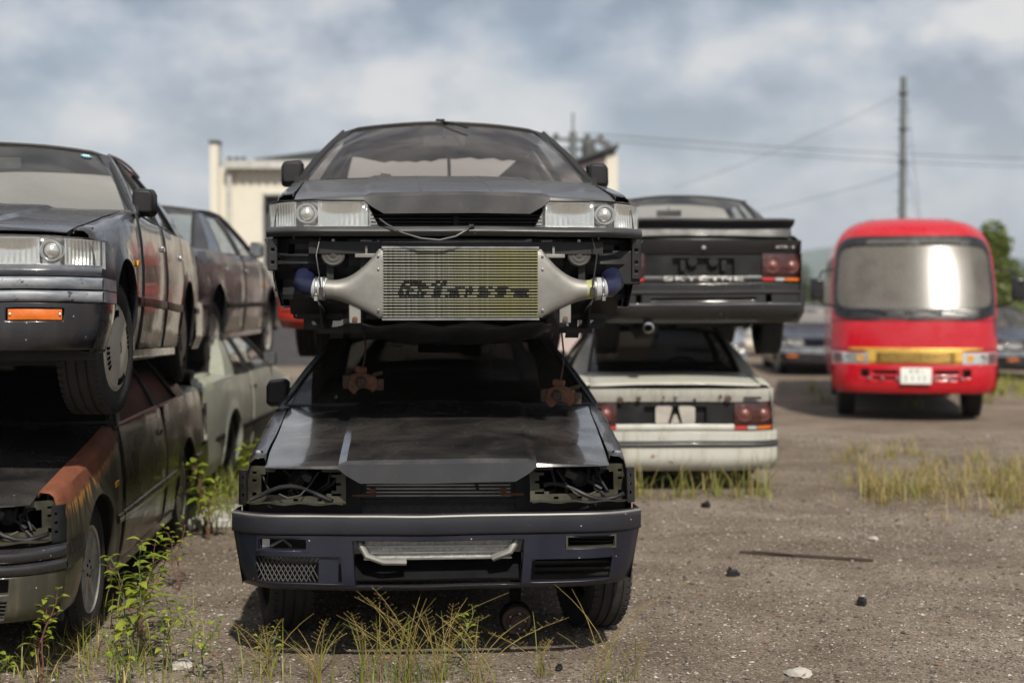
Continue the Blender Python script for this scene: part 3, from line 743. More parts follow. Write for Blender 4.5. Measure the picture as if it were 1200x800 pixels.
# --- tail ------------------------------------------------------------------------
def tail(car, o_):
    mat = o_['paint']; band = o_.get('tail_band')
    P = lambda x, d, z: (x, ry(x) - d, z)
    # upper edge of boot face, lamp panel, valance
    m = MB(); xs = brk(-.80, .80, .05)
    m.rows([[P(x, .035 - .03*math.sin(k/3*PI*.5), lerp(.775, .880, k/3)) for x in xs] for k in range(4)], flip=True)
    m.rows([[P(x, .03, .775) for x in xs], [P(x, .06, .772) for x in xs]], flip=False)
    face = m.build('boot_face', mat, car)
    b = MB()
    b.plate([-.815, -.47, -.25, .25, .47, .815], [.548, .60, .735, .775], [(-.25, .25, .60, .735)], lambda x, d, z: (x, ry(x) - .045 - d, z), .03)
    b.box((0, 4.475, .667), (.56, .02, .15))
    pn = b.build('rear_panel', 'black_plastic', car)
    if o_.get('plate_lamps', 1):
        for x in (-.165, .165): q = MB(); q.box((x, 4.515, .672), (.045, .05, .085)); q.build('plate_mount', 'black_plastic', pn, bevel=.006)
        for x in (-.085, .085): q = MB(); q.lathe([(.044, -.03), (.044, .02), (.036, .028), (.001, .028)], (x, 4.50, .705), 'y', 20); q.build('plate_lamp', 'black_plastic', pn)
    for s in (-1, 1):
        l = MB(); l.grid(lambda u, v: (s*lerp(.475, .812, u), ry(lerp(.475, .812, u)) - .035 + .012*math.sin(v*PI), lerp(.578, .772, v)), 14, 6, flip=(s > 0))
        t = l.build('tail_light', 'tail_smoke', car)
        for cx in (.560, .715):
            c = MB(); c.lathe([(.064, -.002), (.062, .010), (.052, .008), (.05, .003), (.03, .008), (.001, .009)], (s*cx, ry(cx) - .026, .678), 'y', 28)
            c.build('lamp_ring', 'tail_lamp_pink', t)
            d = MB(); d.lathe([(.034, .0), (.022, .012), (.001, .016)], (s*cx, ry(cx) - .020, .678), 'y', 16); d.build('lamp_centre', 'tail_lamp_bright', t)
        for zz in (.625, .675, .725):
            g = MB(); g.rows([[(s*x, ry(x) - .022, zz + k) for x in brk(.478, .808, .04)] for k in (-.003, .003)], flip=(s > 0)); g.build('lens_line', 'tail_lamp_pink', t)
        for (x0, x1, mt) in ((.478, .58, 'tail_red'), (.585, .66, 'white_hose'), (.665, .808, 'amber')):
            g = MB(); g.rows([[(s*x, ry(x) - .030 + .004*k, z) for x in brk(x0, x1, .04)] for k, z in ((0, .549), (1, .562), (0, .576))], flip=(s > 0)); g.build('lamp_segment', mt, t)
    # strip that carries the lettering
    st = MB(); st.rows([[P(x, .04 - .008*math.sin(k/3*PI), lerp(.545, .590, k/3)) for x in brk(-.475, .475, .05)] for k in range(4)], flip=True)
    sp = st.build('name_strip', o_.get('strip', 'black_plastic'), car)
    if o_.get('letters', True):
        letters('SKYLINE', .050, .002, o_.get('letter_mat', 'letter_white'), sp, (0.0, ry(0) - .020, .570), (PI/2, 0, PI), .66)
        if o_.get('badge_text'): letters(o_['badge_text'], .026, .001, 'letter_white', face, (-.66, ry(.66) - .002, .825), (PI/2, 0, PI + .10), .16)
    bd = MB(); bd.lathe([(.016, 0), (.016, .006), (.001, .008)], (0, ry(0) - .012, .818), 'y', 16); bd.build('emblem', 'chrome', face)
    # bumper
    BO = o_.get('bump_out', .035)
    def Q(x, d, z): return (x * (1 - .05*max(0, (.30 - z)/.1)), ry(x) + BO - .09*max(0, (.33 - z)/.13)**2 - d, z)
    style = o_.get('rear_bumper', 'stock')
    holes = [] if style == 'stock' else [(-.42, .42, .395, .415), (-.545, -.50, .375, .44), (.50, .545, .375, .44)]
    xs = brk(-.835, .835, .05, [q for h in holes for q in h[:2]]); zs = brk(.215, .535, .03, [q for h in holes for q in h[2:]])
    bm = MB(); bm.plate(xs, zs, holes, Q, .05)
    for s in (-1, 1): bm.grid(lambda u, v: (s*(.838*(1 - .05*max(0, (.30 - lerp(.215, .535, v))/.1)) + .004*math.sin(u*PI)), lerp(ry(.835) + BO - .09*max(0, (.33 - lerp(.215, .535, v))/.13)**2, 4.0, u), lerp(.215, .535, v)), 4, 8, flip=(s > 0))
    bm.v = [tuple(p) for p in bm.v]
    bm.f = [f[::-1] for f in bm.f]
    bo = bm.build('rear_bumper', o_.get('rear_bumper_mat', mat), car, bevel=.005, angle=50)
    tp = MB(); tp.rows([[(x, ry(x) + BO - k, .536) for x in brk(-.835, .835, .05)] for k in (0, .09)], flip=True); tp.build('bumper_top', o_.get('rear_bumper_mat', mat), bo)
    if band:
        for (z0, z1, mt) in band:
            g = MB(); g.rows([[(x, ry(x) + BO + .002 + .008*math.sin(k/3*PI), lerp(z0, z1, k/3)) for x in brk(-.838, .838, .05)] for k in range(4)], flip=True); g.build('bumper_strip', mt, bo)
    else:
        g = MB(); g.rows([[(x, ry(x) + BO + .002 + .012*math.sin(k/3*PI), lerp(.445, .475, k/3)) for x in brk(-.80, .80, .05)] for k in range(4)], flip=True); g.build('bumper_strip', 'rubber_seal', bo)
        r = MB()
        for q in range(24): r.box((-.39 + q*.034, ry(.2) + BO - .023, .388), (.018, .02, .03))
        r.build('bumper_rib', 'black_plastic', bo)
        me = MB(); me.rows([[(x, ry(x) + BO - .001 - .045*max(0, (.33 - z)/.13)**2 + .012, z) for x in brk(-.80, .80, .05)] for z in (.362, .372)], flip=True); me.build('bumper_edge', 'trim_silver', bo)
    if o_.get('exhaust', 0):
        ex = MB(); x = .44; ex.lathe([(.041, -.30), (.041, 0), (.044, .004), (.036, .006), (.033, 0), (.033, -.20), (.001, -.20)], (x, 4.56, .175), 'y', 24); ex.build('exhaust_tip', 'chrome', car)
        mu = MB(); mu.lathe([(.06, -.6), (.105, -.58), (.105, -.15), (.06, -.12)], (x, 4.50, .18), 'y', 24, True); mu.build('silencer', 'inner_metal', car)

# --- greenhouse --------------------------------------------------------------------
def GX(t): return lerp(.805, .575, t) + .018 * math.sin(t * PI)
def GZ(t): return lerp(.918, 1.288, t)
def greenhouse(car, o_):
    mat = o_['paint']; sedan = o_.get('sedan', False)
    ya0, ya1 = 1.47, 2.07                      # windscreen pillar, belt to roof
    yr1, yr0 = (3.02, 3.66) if not sedan else (3.10, 3.64)
    wsx0, wsx1 = .778, .562
    def ws(u, v, lift=0.0, grow=0.0):          # windscreen surface
        x = lerp(-1, 1, u); hw = lerp(wsx0, wsx1, v) + grow
        y = lerp(1.385, 2.02, v) + .095 * x * x * lerp(1, .6, v) - .012 * math.sin(v*PI)
        z = lerp(.928, 1.338, v) + .018 * math.sin(v*PI) - .046 * x * x * v - .012 * v * max(0, (abs(x) - .85) / .15) ** 2
        return (x*hw, y - lift*.5, z + lift)
    def rw(u, v):                              # rear window
        x = lerp(-1, 1, u); hw = lerp(.66, .55, v)
        return (x*hw, lerp(yr0 + .06, yr1 + .03, v) - .08*x*x, lerp(.955, 1.334, v) + .03*math.sin(v*PI) - .044*x*x*v)
    g = MB(); g.grid(lambda u, v: ws(u, v), 16, 8); w_ = g.build('windshield', o_.get('glass', 'windscreen'), car)
    fr = MB()
    fr.tube([ws(u/14, 0, .003) for u in range(15)], .012, 6); fr.tube([ws(u/14, 1, .003) for u in range(15)], .011, 6)
    for uu in (0, 1): fr.tube([ws(uu, v/8, .003) for v in range(9)], .012, 6)
    fr.build('windshield_seal', 'rubber_seal', w_)
    wp = MB()
    for x0 in (.12, -.42): wp.tube([(x0 + .30, 1.40, .925), (x0, 1.42, .945), (x0 - .22, 1.432, .940)], .006, 5); wp.lathe([(.014, 0), (.012, .02), (.001, .02)], (x0 + .30, 1.39, .92), 'z', 10)
    wp.build('wiper', 'black_plastic', w_)
    g = MB(); g.grid(lambda u, v: rw(u, v), 12, 6, flip=True); rr = g.build('rear_window', o_.get('rear_glass', 'rear_glass_dusty'), car)
    fr = MB(); fr.tube([rw(u/12, 0) for u in range(13)], .012, 6); fr.tube([rw(u/12, 1) for u in range(13)], .012, 6)
    for uu in (0, 1): fr.tube([rw(uu, v/6) for v in range(7)], .014, 6)
    fr.build('rear_window_seal', 'rubber_seal', rr)
    # roof
    def rf(u, v):
        x = lerp(-1, 1, u); a = abs(x)
        y0 = 2.03 + .06*x*x; y1 = yr1 + .03 - .08*x*x
        z = lerp(1.342, 1.338, v) + .026*math.sin(v*PI) - .046*x*x - .012*max(0, (a - .85)/.15)**2
        return (x*.573, lerp(y0, y1, v), z)
    m = MB(); m.grid(rf, 16, 10)
    for s in (-1, 1):
        uu = (s + 1) / 2
        m.rows([[rf(uu, v/10) for v in range(11)], [(rf(uu, v/10)[0] + s*.012, rf(uu, v/10)[1], rf(uu, v/10)[2] - .022) for v in range(11)], [(rf(uu, v/10)[0] + s*.004, rf(uu, v/10)[1], rf(uu, v/10)[2] - .040) for v in range(11)]], flip=(s > 0))
    ro = m.build('roof', mat, car)
    hl = MB(); hl.grid(lambda u, v: (rf(u, v)[0], rf(u, v)[1], rf(u, v)[2] - .022), 8, 6); hl.build('headlining', 'interior_grey', ro)
    for s in (-1, 1):
        drip = MB(); drip.tube([(s*(GX(t) - .002), lerp(ya0, ya1, t) - .005, GZ(t) + .006) for t in (0, .25, .5, .75, 1)] + [(s*.586, lerp(ya1, yr1, q/6) , 1.286 + .022*math.sin(q/6*PI)) for q in range(1, 7)], .008, 6)
        drip.build('drip_rail', o_.get('drip', 'rubber_seal'), ro)
    # pillars: outlines in (y, t) on the tumblehome
    def SP(s, off): return lambda y, t: (s*(GX(t) + off), y, GZ(t))
    def poly(pts, n=4):
        r = []
        for (a, b) in zip(pts, pts[1:] + pts[:1]): r += [(lerp(a[0], b[0], k/n), lerp(a[1], b[1], k/n)) for k in range(n)]
        return r
    def strip(s, l0, l1, off, thick, n=8):
        """skin between two lines in (y, t)"""
        a = [(lerp(l0[0][0], l0[1][0], k/n), lerp(l0[0][1], l0[1][1], k/n)) for k in range(n+1)]; b = [(lerp(l1[0][0], l1[1][0], k/n), lerp(l1[0][1], l1[1][1], k/n)) for k in range(n+1)]
        f = SP(s, off); g = SP(s, off - thick); q = MB()
        q.rows([[f(*p) for p in a], [f(*p) for p in b], [g(*p) for p in b], [g(*p) for p in a], [f(*p) for p in a]], flip=(s < 0)); return q
    yb = 2.60 if not sedan else 2.32
    yq = (3.28, 2.90) if not sedan else (3.20, 2.92)       # rear edge of the rear side glass, belt and roof
    for s in (-1, 1):
        pm = strip(s, ((ya0 - .025, 0), (ya1 - .03, 1)), ((ya0 + .035, 0), (ya1 + .040, 1)), .002, .05)
        # closes the pillar to the windscreen edge
        pm.rows([[ws((s+1)/2, v/8, -.002) for v in range(9)], [(s*(GX(v/8) - .002), lerp(ya0 - .025, ya1 - .03, v/8), GZ(v/8)) for v in range(9)]], flip=(s > 0))
        pm.build('windshield_pillar', o_.get('pillar_mat', mat), car)
        cm = strip(s, ((yq[0], 0), (yq[1], 1)), ((yr0 + .02, 0), (yr1 - .02, 1)), .004, .04)
        cm.rows([[(s*(GX(v/8) + .004), lerp(yr0 + .02, yr1 - .02, v/8), GZ(v/8)) for v in range(9)], [rw((s+1)/2, v/8) for v in range(9)]], flip=(s < 0))
        cm.build('rear_pillar', mat, car)
        strip(s, ((yb - .035, 0), (yb - .05, 1)), ((yb + .035, 0), (yb + .03, 1)), .003, .03).build('door_pillar', 'black_plastic', car)
    return dict(ws=ws, rw=rw, ya=(ya0, ya1), yb=yb, yq=yq, SP=SP, yr=(yr0, yr1))

def interior(car, o_):
    m = MB(); m.box((0, 2.45, .24), (1.46, 2.2, .06)); m.box((0, 2.45, .32), (.22, 2.0, .16)); m.box((0, 3.62, .62), (1.36, .06, .66)); m.box((0, 1.46, .60), (1.40, .03, .62)); m.build('cabin_floor', 'interior_dark', car)
    d = MB(); d.prism([(1.50, .60), (1.52, .90), (1.66, .925), (1.84, .895), (1.90, .80), (1.80, .60)], lambda y, z: (-.70, y, z), lambda y, z: (.70, y, z)); d.prism([(1.66, .91), (1.72, .965), (1.86, .955), (1.90, .88)], lambda y, z: (-.52, y, z), lambda y, z: (-.16, y, z)); d.build('dashboard', 'interior_dark', car, bevel=.012)
    sw = MB(); pts = []
    for k in range(25):
        a = 2*PI*k/24; pts.append((-.35 + .18*math.cos(a), 1.98 + .08*math.sin(a), .86 + .165*math.sin(a)))
    sw.tube(pts, .014, 8, False); sw.box((-.35, 1.98, .86), (.30, .03, .05)); sw.tube([(-.35, 1.98, .86), (-.35, 1.80, .76)], .025, 8); sw.build('steering_wheel', 'black_plastic', car)
    for x in (-.35, .35):
        q = MB(); q.box((x, 2.32, .42), (.48, .50, .16), (-.15, 0, 0)); q.box((x, 2.62, .66), (.46, .13, .52), (-.38, 0, 0)); so = q.build('front_seat', 'interior_dark', car, bevel=.05)
        if not o_.get('headrests'): continue
        h = MB(); h.box((x, 2.745, 1.07), (.25, .08, .14), (-.25, 0, 0)); h.tube([(x - .05, 2.72, .97), (x - .05, 2.74, 1.04)], .006, 5); h.tube([(x + .05, 2.72, .97), (x + .05, 2.74, 1.04)], .006, 5); h.build('headrest', 'interior_dark', so, bevel=.03)
    r = MB(); r.box((0, 3.18, .42), (1.28, .46, .18)); r.box((0, 3.46, .70), (1.28, .14, .48), (-.35, 0, 0)); r.build('rear_seat', 'interior_dark', car, bevel=.04)
    s = MB(); s.box((0, 3.64, .925), (1.26, .34, .02)); s.build('parcel_shelf', 'interior_dark', car)
    v = MB(); v.box((0, 2.02, 1.235), (.24, .03, .062)); v.tube([(0, 2.0, 1.25), (0, 1.985, 1.30)], .008, 6); v.build('rear_view_mirror', 'interior_grey', car, bevel=.012)

SURF = {}
def make_car(name, loc, yaw=0.0, pitch=0.0, roll=0.0, **o_):
    car = empty(name, loc, (pitch, roll, yaw))
    mat = o_['paint']; sedan = o_.get('sedan', False); droop = o_.get('droop', 0.0)
    tag(car, o_['label'], 'car', o_.get('group'))
    fmat = o_.get('fender_mats', {})
    # fenders: top rolls in to the hood edge
    lift = o_.get('hood_lift', 0.0)
    fin = lambda y: (hwid(y) + .006, zhood(.762, max(0, (y - .055) * 1.36 / 1.305 )) + .001)
    A = .358
    for s in (-1, 1):
        y0 = fy(.845) + .045
        m = side_panel(s, y0, 1.372, [(FA, A)], fin, sill=.235)
        # below the lamp corner the bumper covers the panel
        o = m.build('fender', fmat.get(s, mat), car, solid=.003)
        sm = MB(); sm.box((s*(.852), .50 + .70, .66), (.010, .075, .028)); sm.build('side_repeater', 'amber_pale', o, bevel=.004)
    SURF[car.name] = None
    bin_ = lambda y: (.800, .920)
    bout = lambda y: (tab([(3.2, .800), (3.7, .72), (4.0, .70), (4.56, .69)], y), tab([(3.2, .920), (3.7, .952), (4.2, .95), (4.56, .905)], y))
    G = greenhouse(car, o_); SURF[car.name] = G
    cuts = [(1.38, 2.62)] if not sedan else [(1.38, 2.335), (2.343, 3.22)]
    SP = G['SP']
    for s in (-1, 1):
        for q, (a, b) in enumerate(cuts):
            ar = [(RA, A)] if b > RA - A else []
            m = side_panel(s, a, b, ar, bin_, sill=.245)
            d = m.build('door', o_.get('door_mats', {}).get(s, mat), car, solid=.003)
            h = MB(); yh = b - .13; h.box((s*(xs_(yh, .80) + .006), yh, .785), (.018, .085, .030)); h.build('door_handle', 'chrome' if sedan else 'black_plastic', d, bevel=.005)
            # glass and the black frame round it
            (ya0, ya1) = G['ya']
            if q == 0: l0, l1 = ((ya0 + .045, 0), (ya1 + .055, 1)), ((G['yb'] - .04, 0), (G['yb'] - .055, 1))
            else: l0, l1 = ((G['yb'] + .04, 0), (G['yb'] + .035, 1)), ((G['yq'][0] - .015, 0), (G['yq'][1] - .015, 1))
            gm = MB(); f = SP(s, -.012)
            gm.grid(lambda u, v: f(lerp(lerp(l0[0][0], l0[1][0], v), lerp(l1[0][0], l1[1][0], v), u), .985*v), 8, 6, flip=(s < 0)); 
            if not (o_.get('open_window') == (s, q)): gm.build('window_glass', o_.get('side_glass', 'side_glass'), d)
            fr = MB(); f = SP(s, -.002)
            top = [f(lerp(l0[1][0], l1[1][0], u/6), .985) for u in range(7)]
            fr.tube([f(*l0[0])] + [f(lerp(l0[0][0], l0[1][0], k/4), k/4*.985) for k in (1, 2, 3)] + top + [f(lerp(l1[1][0], l1[0][0], k/4), 1 - k/4) for k in (1, 2, 3, 4)], .010, 6)
            fr.tube([f(l0[0][0] - .03, .012), f(l1[0][0] + .03, .012)], .011, 6)
            fr.build('window_frame', o_.get('window_trim', 'rubber_seal'), d)
            if q == 0 and s in o_.get('mirrors', (-1, 1)):
                mr = MB(); cx = s*.826; yy = 1.60
                mr.prism([(-.085, -.058), (.075, -.062), (.092, -.045), (.092, .035), (.07, .062), (-.06, .068), (-.085, .05)], lambda a, b2: (cx + s*a*.58, yy - .055, .993 + b2*.95), lambda a, b2: (cx + s*a*.70, yy + .045, .993 + b2*1.2))
                mo = mr.build('door_mirror', o_.get('mirror_mat', 'black_plastic'), d, bevel=.012)
                st = MB(); st.prism([(1.50, .925), (1.66, .925), (1.64, 1.00), (1.58, 1.01)], lambda y, z: (s*.775, y, z), lambda y, z: (s*.812, y, z)); st.box((s*.81, 1.60, .955), (.09, .05, .035)); st.build('mirror_base', 'black_plastic', mo)
                mg = MB(); mg.box((cx, yy + .0455, .995), (.105, .004, .120)); mg.build('mirror_glass', 'chrome', mo)
        qa = cuts[-1][1] + .008
        m = side_panel(s, qa, 4.50, [(RA, A)], bout, sill=.245)
        qo = m.build('quarter_panel', mat, car, solid=.003)
        if not sedan:
            gm = MB(); f = SP(s, -.010); l0, l1 = ((G['yb'] + .04, 0), (G['yb'] + .035, 1)), ((G['yq'][0] - .01, 0), (G['yq'][1] - .01, 1))
            gm.grid(lambda u, v: f(lerp(lerp(l0[0][0], l0[1][0], v), lerp(l1[0][0], l1[1][0], v), u), .985*v), 6, 6, flip=(s < 0)); gm.build('quarter_glass', o_.get('side_glass', 'side_glass'), qo)
            fr = MB(); f = SP(s, .004); fr.tube([f(l0[0][0], .01), f(l1[0][0], .01)] + [f(lerp(l1[0][0], l1[1][0], k/4), k/4*.985) for k in (1, 2, 3, 4)] + [f(l0[1][0], .985)], .010, 6); fr.build('quarter_trim', o_.get('window_trim', 'rubber_seal'), qo)
        # rubbing strip, sill
        for (a, b) in ((.30 + .20, FA - A - .02), (FA + A + .03, 1.37), *[(c + .01, min(d2 - .01, RA - A - .02)) for c, d2 in cuts], (max(qa, RA - A) if qa > RA - A else qa, RA - A - .02), (RA + A + .03, 4.25)):
            if b - a < .05: continue
            ys = brk(a, b, .12); ms = MB()
            ms.rows([[(s*(xs_(y, z) + e), y, z) for y in ys] for z, e in ((.452, .0), (.456, .012), (.475, .015), (.496, .012), (.500, 0))], flip=(s < 0))
            ms.build('rubbing_strip', o_.get('strip_mat', 'black_plastic'), car)
        sl = MB(); sl.box((s*.765, 2.18, .215), (.07, 1.88, .065)); sl.build('sill', o_.get('sill_mat', mat), car, bevel=.012)
    if o_.get('hood', True): hood(car, o_.get('hood_mat', mat), lift)
    for s, yy in o_.get('hood_stops', ()):
        hs = MB(); z = zhood(.762, yy - .05) ; hs.lathe([(.020, -.01), (.022, .004), (.016, .012), (.006, .014), (.001, .014)], (s*.765, yy, z - .004), 'z', 12); hs.build('hood_stop', 'chrome', car)
    cw = MB(); cw.grid(lambda u, v: (lerp(-.76, .76, u), lerp(1.355, 1.42, v) + .095*(2*u - 1)**2, lerp(.905, .922, v)), 12, 2); cw.build('cowl', 'black_plastic', car)
    # boot lid
    bl = MB(); yr0 = G['yr'][0]
    bl.grid(lambda u, v: (lerp(-.688, .688, u), lerp(yr0 + .075 - .08*(2*u - 1)**2, ry(lerp(-.688, .688, u)) - .03, v), lerp(.958, .905, v**1.6) + .018*(1 - (2*u - 1)**2)), 14, 9)
    bo = bl.build('boot_lid', o_.get('boot_mat', mat), car, solid=.012)
    sp = o_.get('spoiler')
    if sp:
        m = MB(); h = sp
        def wing(u, v):
            x = lerp(-.74, .74, u); a = v * 2 * PI; e = 1 - .15*max(0, (abs(x) - .62)/.12)**2
            return (x, ry(x) - .13 + .11*math.cos(a), .975 + h + e*.034*math.sin(a) + .018*math.cos(a))
        m.grid(wing, 24, 12)
        for s in (-1, 1): m.add([wing((s+1)/2, k/12) for k in range(12)], [tuple(range(12)) if s < 0 else tuple(range(12))[::-1]])
        m.grid(lambda u, v: (lerp(-.72, .72, u), ry(lerp(-.72, .72, u)) - lerp(.10, .05, 1 - v), lerp(.885, .965 + h, v)), 20, 2)
        m.build('boot_spoiler', o_.get('spoiler_mat', mat), bo)
    if o_.get('tail', True): tail(car, o_)
    # nose
    lamps = o_.get('lamps', (1, 1))
    for s, k in zip((-1, 1), lamps):
        if k: headlight(car, s)
        else: empty_lamp_bay(car, s)
    if o_.get('nose', True): nose_inner(car)
    if all(lamps): rolled_strip(.549, .592, .035, .022).build('front_filler', o_.get('filler_mat', mat), car)
    bm_ = o_.get('front_bumper', 'stock')
    if bm_:
        bf = bumper_front(car, bm_); bf.location.z = o_.get('bumper_drop', 0.0)
    gr = MB()
    if all(lamps):
        for q in range(4): gr.box((0, .15, .605 + q*.016), (.76, .012, .005))
        gr.box((0, .16, .625), (.02, .02, .07)); gr.build('grille', 'black_plastic', car)
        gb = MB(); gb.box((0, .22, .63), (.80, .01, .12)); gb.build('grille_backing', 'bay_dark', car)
    # underside
    u = MB(); u.box((0, 2.35, .245), (1.36, 3.5, .11)); u.box((0, 2.35, .21), (.30, 3.2, .10)); u.box((0, .9, .22), (1.1, .18, .10)); u.box((0, RA, .22), (1.1, .16, .12)); u.box((0, 4.1, .34), (1.3, .6, .22))
    for s in (-1, 1):
        for ya in (FA, RA):
            u.rows([[(s*x, ya + (A + .012)*math.cos(t/12*PI), TYR + (A + .012)*math.sin(t/12*PI)) for t in range(13)] for x in (.52, .83)], flip=(s > 0))
            u.add([(s*.52, ya + (A + .012)*math.cos(t/12*PI), TYR + (A + .012)*math.sin(t/12*PI)) for t in range(13)], [tuple(range(13))])
        for (a, b) in ((1.36, 3.1),): u.box((s*.775, (a + b)/2, .58), (.012, b - a, .62))
        u.box((s*.76, 3.98, .60), (.012, .28, .5))
    u.build('underbody', 'inner_metal', car)
    if o_.get('interior', True): interior(car, o_)
    kinds = o_.get('wheels', ('alloy',)*4); rf = o_.get('rear_droop', droop)
    for i, (s, ya, dr, sx) in enumerate(((-1, FA, droop, o_.get('steer', 0)), (1, FA, droop, o_.get('steer', 0)), (-1, RA, rf, 0), (1, RA, rf, 0))):
        if kinds[i]: add_wheel(car, s*(.845 - .045 - .092), ya, TYR - dr, kinds[i], sx)
    # years of knocks: every panel a few millimetres out of true
    off = Vector((loc[0]*3.1, loc[1]*1.7, loc[2]*2.3)); seen = set()
    for ch in car.children_recursive:
        if ch.type != 'MESH' or ch.data.users > 1 or ch.parent.name.startswith('wheel') or ch.data.name in seen: continue
        seen.add(ch.data.name)
        for v in ch.data.vertices:
            v.co += noise.noise_vector(v.co*1.6 + off)*.007 + noise.noise_vector(v.co*5.0 + off)*.0022
    car.scale = (o_.get('wide', 1.0), 1, 1)
    return car

# ------------------------------------------------------------------ the ground and far land
def ground():
    m = MB()
    def zg(x, y): return 0.0
    xs = brk(-3000, 3000, 600, [-60, -20, -8, -4, 0, 4, 8, 20, 60]); ys = brk(-500, 6000, 700, [-20, 0, 10, 20, 40, 90])
    m.grid(lambda x, y: (x, y, 0.0), xs, ys)
    tag(m.build('ground', 'gravel_ground'), kind='structure')
ground()
def hills():
    m = MB(); rnd = random.Random(3); ph = [rnd.uniform(0, 6) for _ in range(6)]
    def h(x): return 88 + 26*math.sin(x/520 + ph[0]) + 15*math.sin(x/210 + ph[1]) + 7*math.sin(x/83 + ph[2]) + 3*math.sin(x/31 + ph[3])
    xs = brk(-2900, 2900, 25)
    m.rows([[(x, 2300 + k*500 + 60*math.sin(x/300 + k), max(0.0, h(x + 90*k)) * math.sin(min(1, (k + .02)/2) * PI/2) - 1) for x in xs] for k in (0, .5, 1, 1.5, 2, 3)])
    tag(m.build('hills', 'hill_green'), kind='structure')
hills()

# ------------------------------------------------------------------ the wrecks
LOW = make_car('car', (-.313, 5.93, .148), R(2.5), R(-2.44), paint='charcoal_paint', hood_mat='dark_hood_paint', glass='windscreen_black', rear_glass='windscreen_black', side_glass='windscreen_black', mirrors=(-1,), hood_stops=((-1, .34), (1, .30)), lamps=(0, 0), front_bumper='aero', wide=1.035, bumper_drop=-.022, wheels=('steel', 'steel', 'steel', 'steel'),
    droop=.112, rear_droop=0.0, steer=R(14), tail=True, letters=False, label='charcoal wrecked coupe on the ground at the centre, lamps missing, navy front bumper')
TOP = make_car('car', (-.242, 6.40, 1.312), R(4.5), R(-1.3), wide=1.035, paint='charcoal_paint', hood_mat='grey_hood_paint', filler_mat='bumper_grey', glass='windscreen', lamps=(1, 1), front_bumper=None, nose=False, pillar_mat='rubber_seal', wheels=(None, None, 'alloy', 'alloy'), letters=False,
    rear_droop=.05, label='charcoal coupe stacked on top at the centre, silver intercooler exposed, no front bumper')

